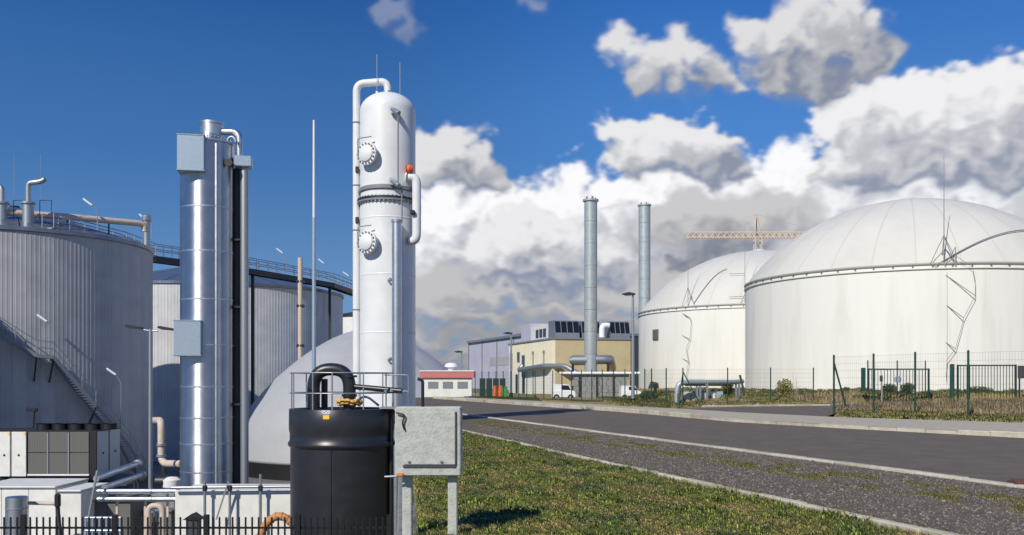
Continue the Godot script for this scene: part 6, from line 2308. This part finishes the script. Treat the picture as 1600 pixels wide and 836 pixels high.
func vegetation() -> void:
	var r := RandomNumberGenerator.new()
	r.seed = 2024
	var leaf := leaf_material()
	var patch := noise(61, 0.55, 4)
	var broad := noise(62, 0.16, 3)
	# lawn
	var lk := lawn_kerb()
	var poly := PackedVector2Array([Vector2(-1.5, 1), Vector2(-0.85, -7), Vector2(-0.98, -10), Vector2(-2.7, -24.5), Vector2(-3.0, -32.6), lk[4] + Vector2(-0.1, 0), lk[3] + Vector2(-0.14, 0), lk[2] + Vector2(-0.14, 0), lk[1] + Vector2(-0.14, 0), Vector2(6.6, 1)])
	var kinds := 3
	var xfs: Array = []
	var cols: Array = []
	for k in kinds:
		xfs.append([])
		cols.append([])
	for i in 150000:
		var z := -5.0 - 28.0 * pow(r.randf(), 1.5)
		var x := r.randf_range(-3.2, 6.0)
		if not Geometry2D.is_point_in_polygon(Vector2(x, z), poly): continue
		var n := patch.get_noise_2d(x * 2.0, z * 2.0) + 0.35 * r.randf_range(-1, 1)
		var b := broad.get_noise_2d(x * 4.0, z * 4.0)
		var c := Color(0.17, 0.215, 0.035).lerp(Color(0.30, 0.335, 0.065), r.randf())
		if n + b > 0.0: c = c.lerp(Color(0.45, 0.345, 0.125), clampf((n + b) * 2.2, 0.0, 0.85))
		if n - b * 1.2 < -0.5: c = c.lerp(Color(0.08, 0.15, 0.045), 0.7)
		if r.randf() < 0.05: c = Color(0.42, 0.35, 0.17)
		c = c * r.randf_range(0.95, 1.4)
		var s := r.randf_range(0.7, 1.25) * (1.0 + 0.35 * maxf(-n, 0.0)) * lerpf(1.0, 1.25, clampf((-z - 9.0) / 15.0, 0.0, 1.0))
		if b + n < -0.65: s *= 1.35
		var k := r.randi() % kinds
		xfs[k].append(Transform3D(Basis(Vector3.UP, r.randf() * TAU).scaled(Vector3(s, s * r.randf_range(0.8, 1.2), s)), Vector3(x, -0.012, z)))
		cols[k].append(c)
	var cats := ["short green lawn grass beside the gravel verge", "yellowing blades mixed through the lawn", "dry bent stalks lying in the lawn"]
	var meshes := [tuft_mesh(1, 9, 0.085, 0.007, 0.035, 0.6), tuft_mesh(2, 8, 0.065, 0.009, 0.045, 0.9), tuft_mesh(3, 7, 0.1, 0.006, 0.03, 0.8)]
	for k in kinds: scatter("lawn_grass", cats[k], "grass", meshes[k], leaf, xfs[k], cols[k])
	# gravel stones and weeds in it
	var stone := SphereMesh.new()
	stone.radius = 0.5; stone.height = 0.75; stone.radial_segments = 6; stone.rings = 3
	var sm := std("stones", Color.WHITE, 0.9)
	sm.vertex_color_use_as_albedo = true
	var nk := near_kerb()
	var gpoly := strip_poly([nk[0] + Vector2(-0.25, 0), nk[1] + Vector2(-0.25, 0), nk[2] + Vector2(-0.25, 0), nk[3] + Vector2(-0.22, 0), nk[4] + Vector2(-0.22, 0)], [lk[0] + Vector2(0.15, 0), lk[1] + Vector2(0.15, 0), lk[2] + Vector2(0.15, 0), lk[3] + Vector2(0.12, 0)])
	var sx: Array = []
	var sc: Array = []
	for i in 90000:
		var z := -8.0 - 24.0 * pow(r.randf(), 1.4)
		var x := r.randf_range(-3.0, 10.5)
		if not Geometry2D.is_point_in_polygon(Vector2(x, z), gpoly): continue
		var s := r.randf_range(0.012, 0.028) * (1.7 if r.randf() < 0.06 else 1.0)
		sx.append(Transform3D(Basis.from_euler(Vector3(r.randf() * 6, r.randf() * 6, r.randf() * 6)).scaled(Vector3(s * r.randf_range(0.8, 1.5), s, s * r.randf_range(0.8, 1.4))), Vector3(x, s * 0.15, z)))
		var g := r.randf_range(0.06, 0.19)
		if r.randf() < 0.03: g = 0.25
		sc.append(Color(g * 1.1, g, g * r.randf_range(0.82, 0.96)))
	scatter("gravel", "grey crushed gravel between the lawn kerb and the road", "gravel", stone, sm, sx, sc)
	var wx: Array = []
	var wc: Array = []
	for i in 26000:
		var z := -8.0 - 26.0 * pow(r.randf(), 1.3)
		var f := clampf(0.60 + r.randf_range(-0.14, 0.14), 0.05, 0.95)
		var xa := 4.26 - 0.32 * (-z - 9.5)
		var xb := 7.6 - 0.347 * (-z - 13.7)
		var x := lerpf(xa, xb, f)
		var n := broad.get_noise_2d(x * 7.0, z * 5.0) + 0.5 * patch.get_noise_2d(x * 3.0, z * 3.0)
		var near_edge := r.randf() < 0.06
		if near_edge: x = xa + 0.13 + absf(r.randfn(0.0, 0.12))
		elif n + r.randf_range(-0.22, 0.12) < 0.12: continue
		var s := r.randf_range(0.35, 0.8)
		wx.append(Transform3D(Basis(Vector3.UP, r.randf() * TAU).scaled(Vector3(s, s, s)), Vector3(x, 0.0, z)))
		wc.append(Color(0.24, 0.25, 0.05).lerp(Color(0.38, 0.33, 0.10), r.randf()))
	scatter("gravel_weeds", "low yellow green weeds growing in the gravel verge", "weeds", meshes[1], leaf, wx, wc)
	# rough ground behind the fences
	var nz := noise(51, 0.11, 4)
	var tall := tuft_mesh(11, 12, 0.46, 0.014, 0.16, 0.4)
	var weed := tuft_mesh(12, 14, 0.34, 0.035, 0.2, 0.8)
	var low := tuft_mesh(13, 12, 0.22, 0.02, 0.14, 0.7)
	var tx: Array = []; var tc: Array = []; var ex: Array = []; var ec: Array = []; var lx: Array = []; var lc: Array = []
	for i in 42000:
		var z := r.randf_range(-66.0, -31.0)
		var x := r.randf_range(6.0, 42.0)
		if absf(x) / -z > 0.62: continue
		if Vector2(x - 32.5, z + 75.95).length() < 13.1: continue
		var h := berm(x, z, nz)
		if h < 0.0: continue
		var sight := 800.0 + x / -z * F
		if sight > 1046.0 and sight < 1170.0 and z > -58.0 and r.randf() < 0.82: continue
		var n := patch.get_noise_2d(x * 0.6, z * 0.6) + 0.4 * r.randf_range(-1, 1)
		var s := r.randf_range(0.6, 1.15)
		var at := Vector3(x, h - 0.03, z)
		var b := Basis(Vector3.UP, r.randf() * TAU).scaled(Vector3(s, s * r.randf_range(0.8, 1.2), s))
		# distance to the front edge of the field
		var front := z > -56.0 and x > 13.5 + 0.0 * z
		var rim := absf(seg_side(Vector2(x, z), Vector2(17.4, -31.2), Vector2(12.5, -36.2)))
		if front and rim > 3.6 and not (x < 16.5 and z < -46.0):
			if r.randf() < 0.95:
				tx.append(Transform3D(b, at))
				tc.append(Color(0.36, 0.26, 0.15).lerp(Color(0.50, 0.40, 0.25), r.randf()) if n > -0.35 else Color(0.26, 0.26, 0.10))
		elif front:
			lx.append(Transform3D(b, at))
			lc.append(Color(0.17, 0.21, 0.05).lerp(Color(0.34, 0.29, 0.11), r.randf()))
		elif z < -50.5:
			if n > 0.0:
				ex.append(Transform3D(b, at))
				ec.append(Color(0.15, 0.18, 0.045).lerp(Color(0.28, 0.27, 0.09), r.randf()))
			else:
				lx.append(Transform3D(b.scaled(Vector3(1.5, 1.3, 1.5)), at))
				lc.append(Color(0.38, 0.30, 0.17).lerp(Color(0.48, 0.40, 0.24), r.randf()) if n < -0.2 else Color(0.24, 0.22, 0.09))
		else:
			lx.append(Transform3D(b, at))
			lc.append(Color(0.13, 0.15, 0.04).lerp(Color(0.22, 0.2, 0.08), r.randf()))
	# verge in front of the far fence
	for i in 9000:
		var f := r.randf()
		var p := Vector2(7.9, -56.0).lerp(Vector2(-3.2, -78.5), f) + Vector2(r.randf_range(-0.9, 1.6), r.randf_range(-0.6, 0.6))
		lx.append(Transform3D(Basis(Vector3.UP, r.randf() * TAU).scaled(Vector3.ONE * r.randf_range(0.6, 1.2)), Vector3(p.x, 0.0, p.y)))
		lc.append(Color(0.10, 0.13, 0.03).lerp(Color(0.2, 0.19, 0.07), r.randf()))
	scatter("dry_grass", "tall dry reddish grass behind the tall green fence", "grass", tall, leaf, tx, tc)
	scatter("weeds", "leafy green weeds on the earth berm", "weeds", weed, leaf, ex, ec)
	scatter("rough_grass", "short rough grass along the fences and berm", "grass", low, leaf, lx, lc)
	# shrubs on the berm
	var spots := [[1226, 56.0, 1.15, 0.55, "round yellow green shrub on the berm beside the fence posts", false], [1390, 62.5, 0.75, 0.5, "dark green shrub behind the gate bars", true], [1418, 62.5, 0.85, 0.5, "dark shrub between the gate leaf posts", true], [1530, 60.0, 0.6, 0.9, "low dark bush behind the outer gate leaf", true], [1012, 58.0, 0.62, 0.5, "low dark bush beside the lamp post at the berm end", true], [1136, 55.5, 0.85, 0.4, "upright green weed bush before the pipe bridge end", false], [1322, 58.5, 0.6, 0.5, "low green bush behind the fence brace", true]]
	for q in spots:
		var base := G(q[0], q[1], 0.0)
		base.y = maxf(berm(base.x, base.z, nz), 0.1) - 0.02
		shrub(q[4], base, q[2], q[3], q[5], r)
	# bare twiggy plant next to the round shrub
	var tb := G(1243, 56.5, 0.0)
	tb.y = berm(tb.x, tb.z, nz)
	var t := thing("twiggy_plant", "bare twiggy plant beside the round shrub", "plant", tb)
	for k in 7:
		var st := mb()
		var a := r.randf_range(-0.8, 0.9)
		var e := tb + Vector3(sin(a) * r.randf_range(0.4, 0.9), r.randf_range(0.8, 1.6), r.randf_range(-0.4, 0.4))
		tube(st, [tb, tb.lerp(e, 0.5) + Vector3(0.05, 0.1, 0), e], [0.012, 0.008, 0.004], 4)
		part("twig", st, mats["insulation"], t)

func shrub(label: String, base: Vector3, h: float, w: float, dark: bool, r: RandomNumberGenerator) -> void:
	var t := thing("shrub", label, "shrub", base, "shrubs on the berm")
	for k in 5:
		var st := mb()
		var e := base + Vector3(r.randf_range(-w, w) * 0.6, h * 0.6, r.randf_range(-w, w) * 0.5)
		tube(st, [base, base.lerp(e, 0.5), e], [0.02, 0.014, 0.006], 4)
		part("stem", st, mats["rust"], t)
	var st := mb()
	for k in 900:
		var u := Vector3(r.randfn(), r.randfn(), r.randfn()).normalized() * pow(r.randf(), 0.45)
		var p := base + Vector3(u.x * w, h * 0.52 + u.y * h * 0.5, u.z * w * 0.9)
		var nrm := Vector3(r.randfn(), r.randfn() + 0.8, r.randfn()).normalized()
		var x := nrm.cross(Vector3(r.randfn(), r.randfn(), r.randfn())).normalized() * r.randf_range(0.02, 0.04)
		var y := nrm.cross(x).normalized() * r.randf_range(0.05, 0.1)
		tri(st, p - y, p + x, p + y, nrm, nrm, nrm)
		tri(st, p - y, p + y, p - x, nrm, nrm, nrm)
	var m := std("shrub_dark" if dark else "shrub_light", C(66, 78, 42) if dark else C(122, 122, 58), 0.75)
	m.cull_mode = BaseMaterial3D.CULL_DISABLED
	part("foliage", st, m, t)

func _ready() -> void:
	make_view()
	make_materials()
	build_ground()
	build_digesters()
	build_works()
	build_tanks()
	build_membrane_dome()
	build_silver_column()
	build_white_column()
	build_black_tank()
	build_yard_clutter()
	build_fences()
	build_yard_bits()
	vegetation()
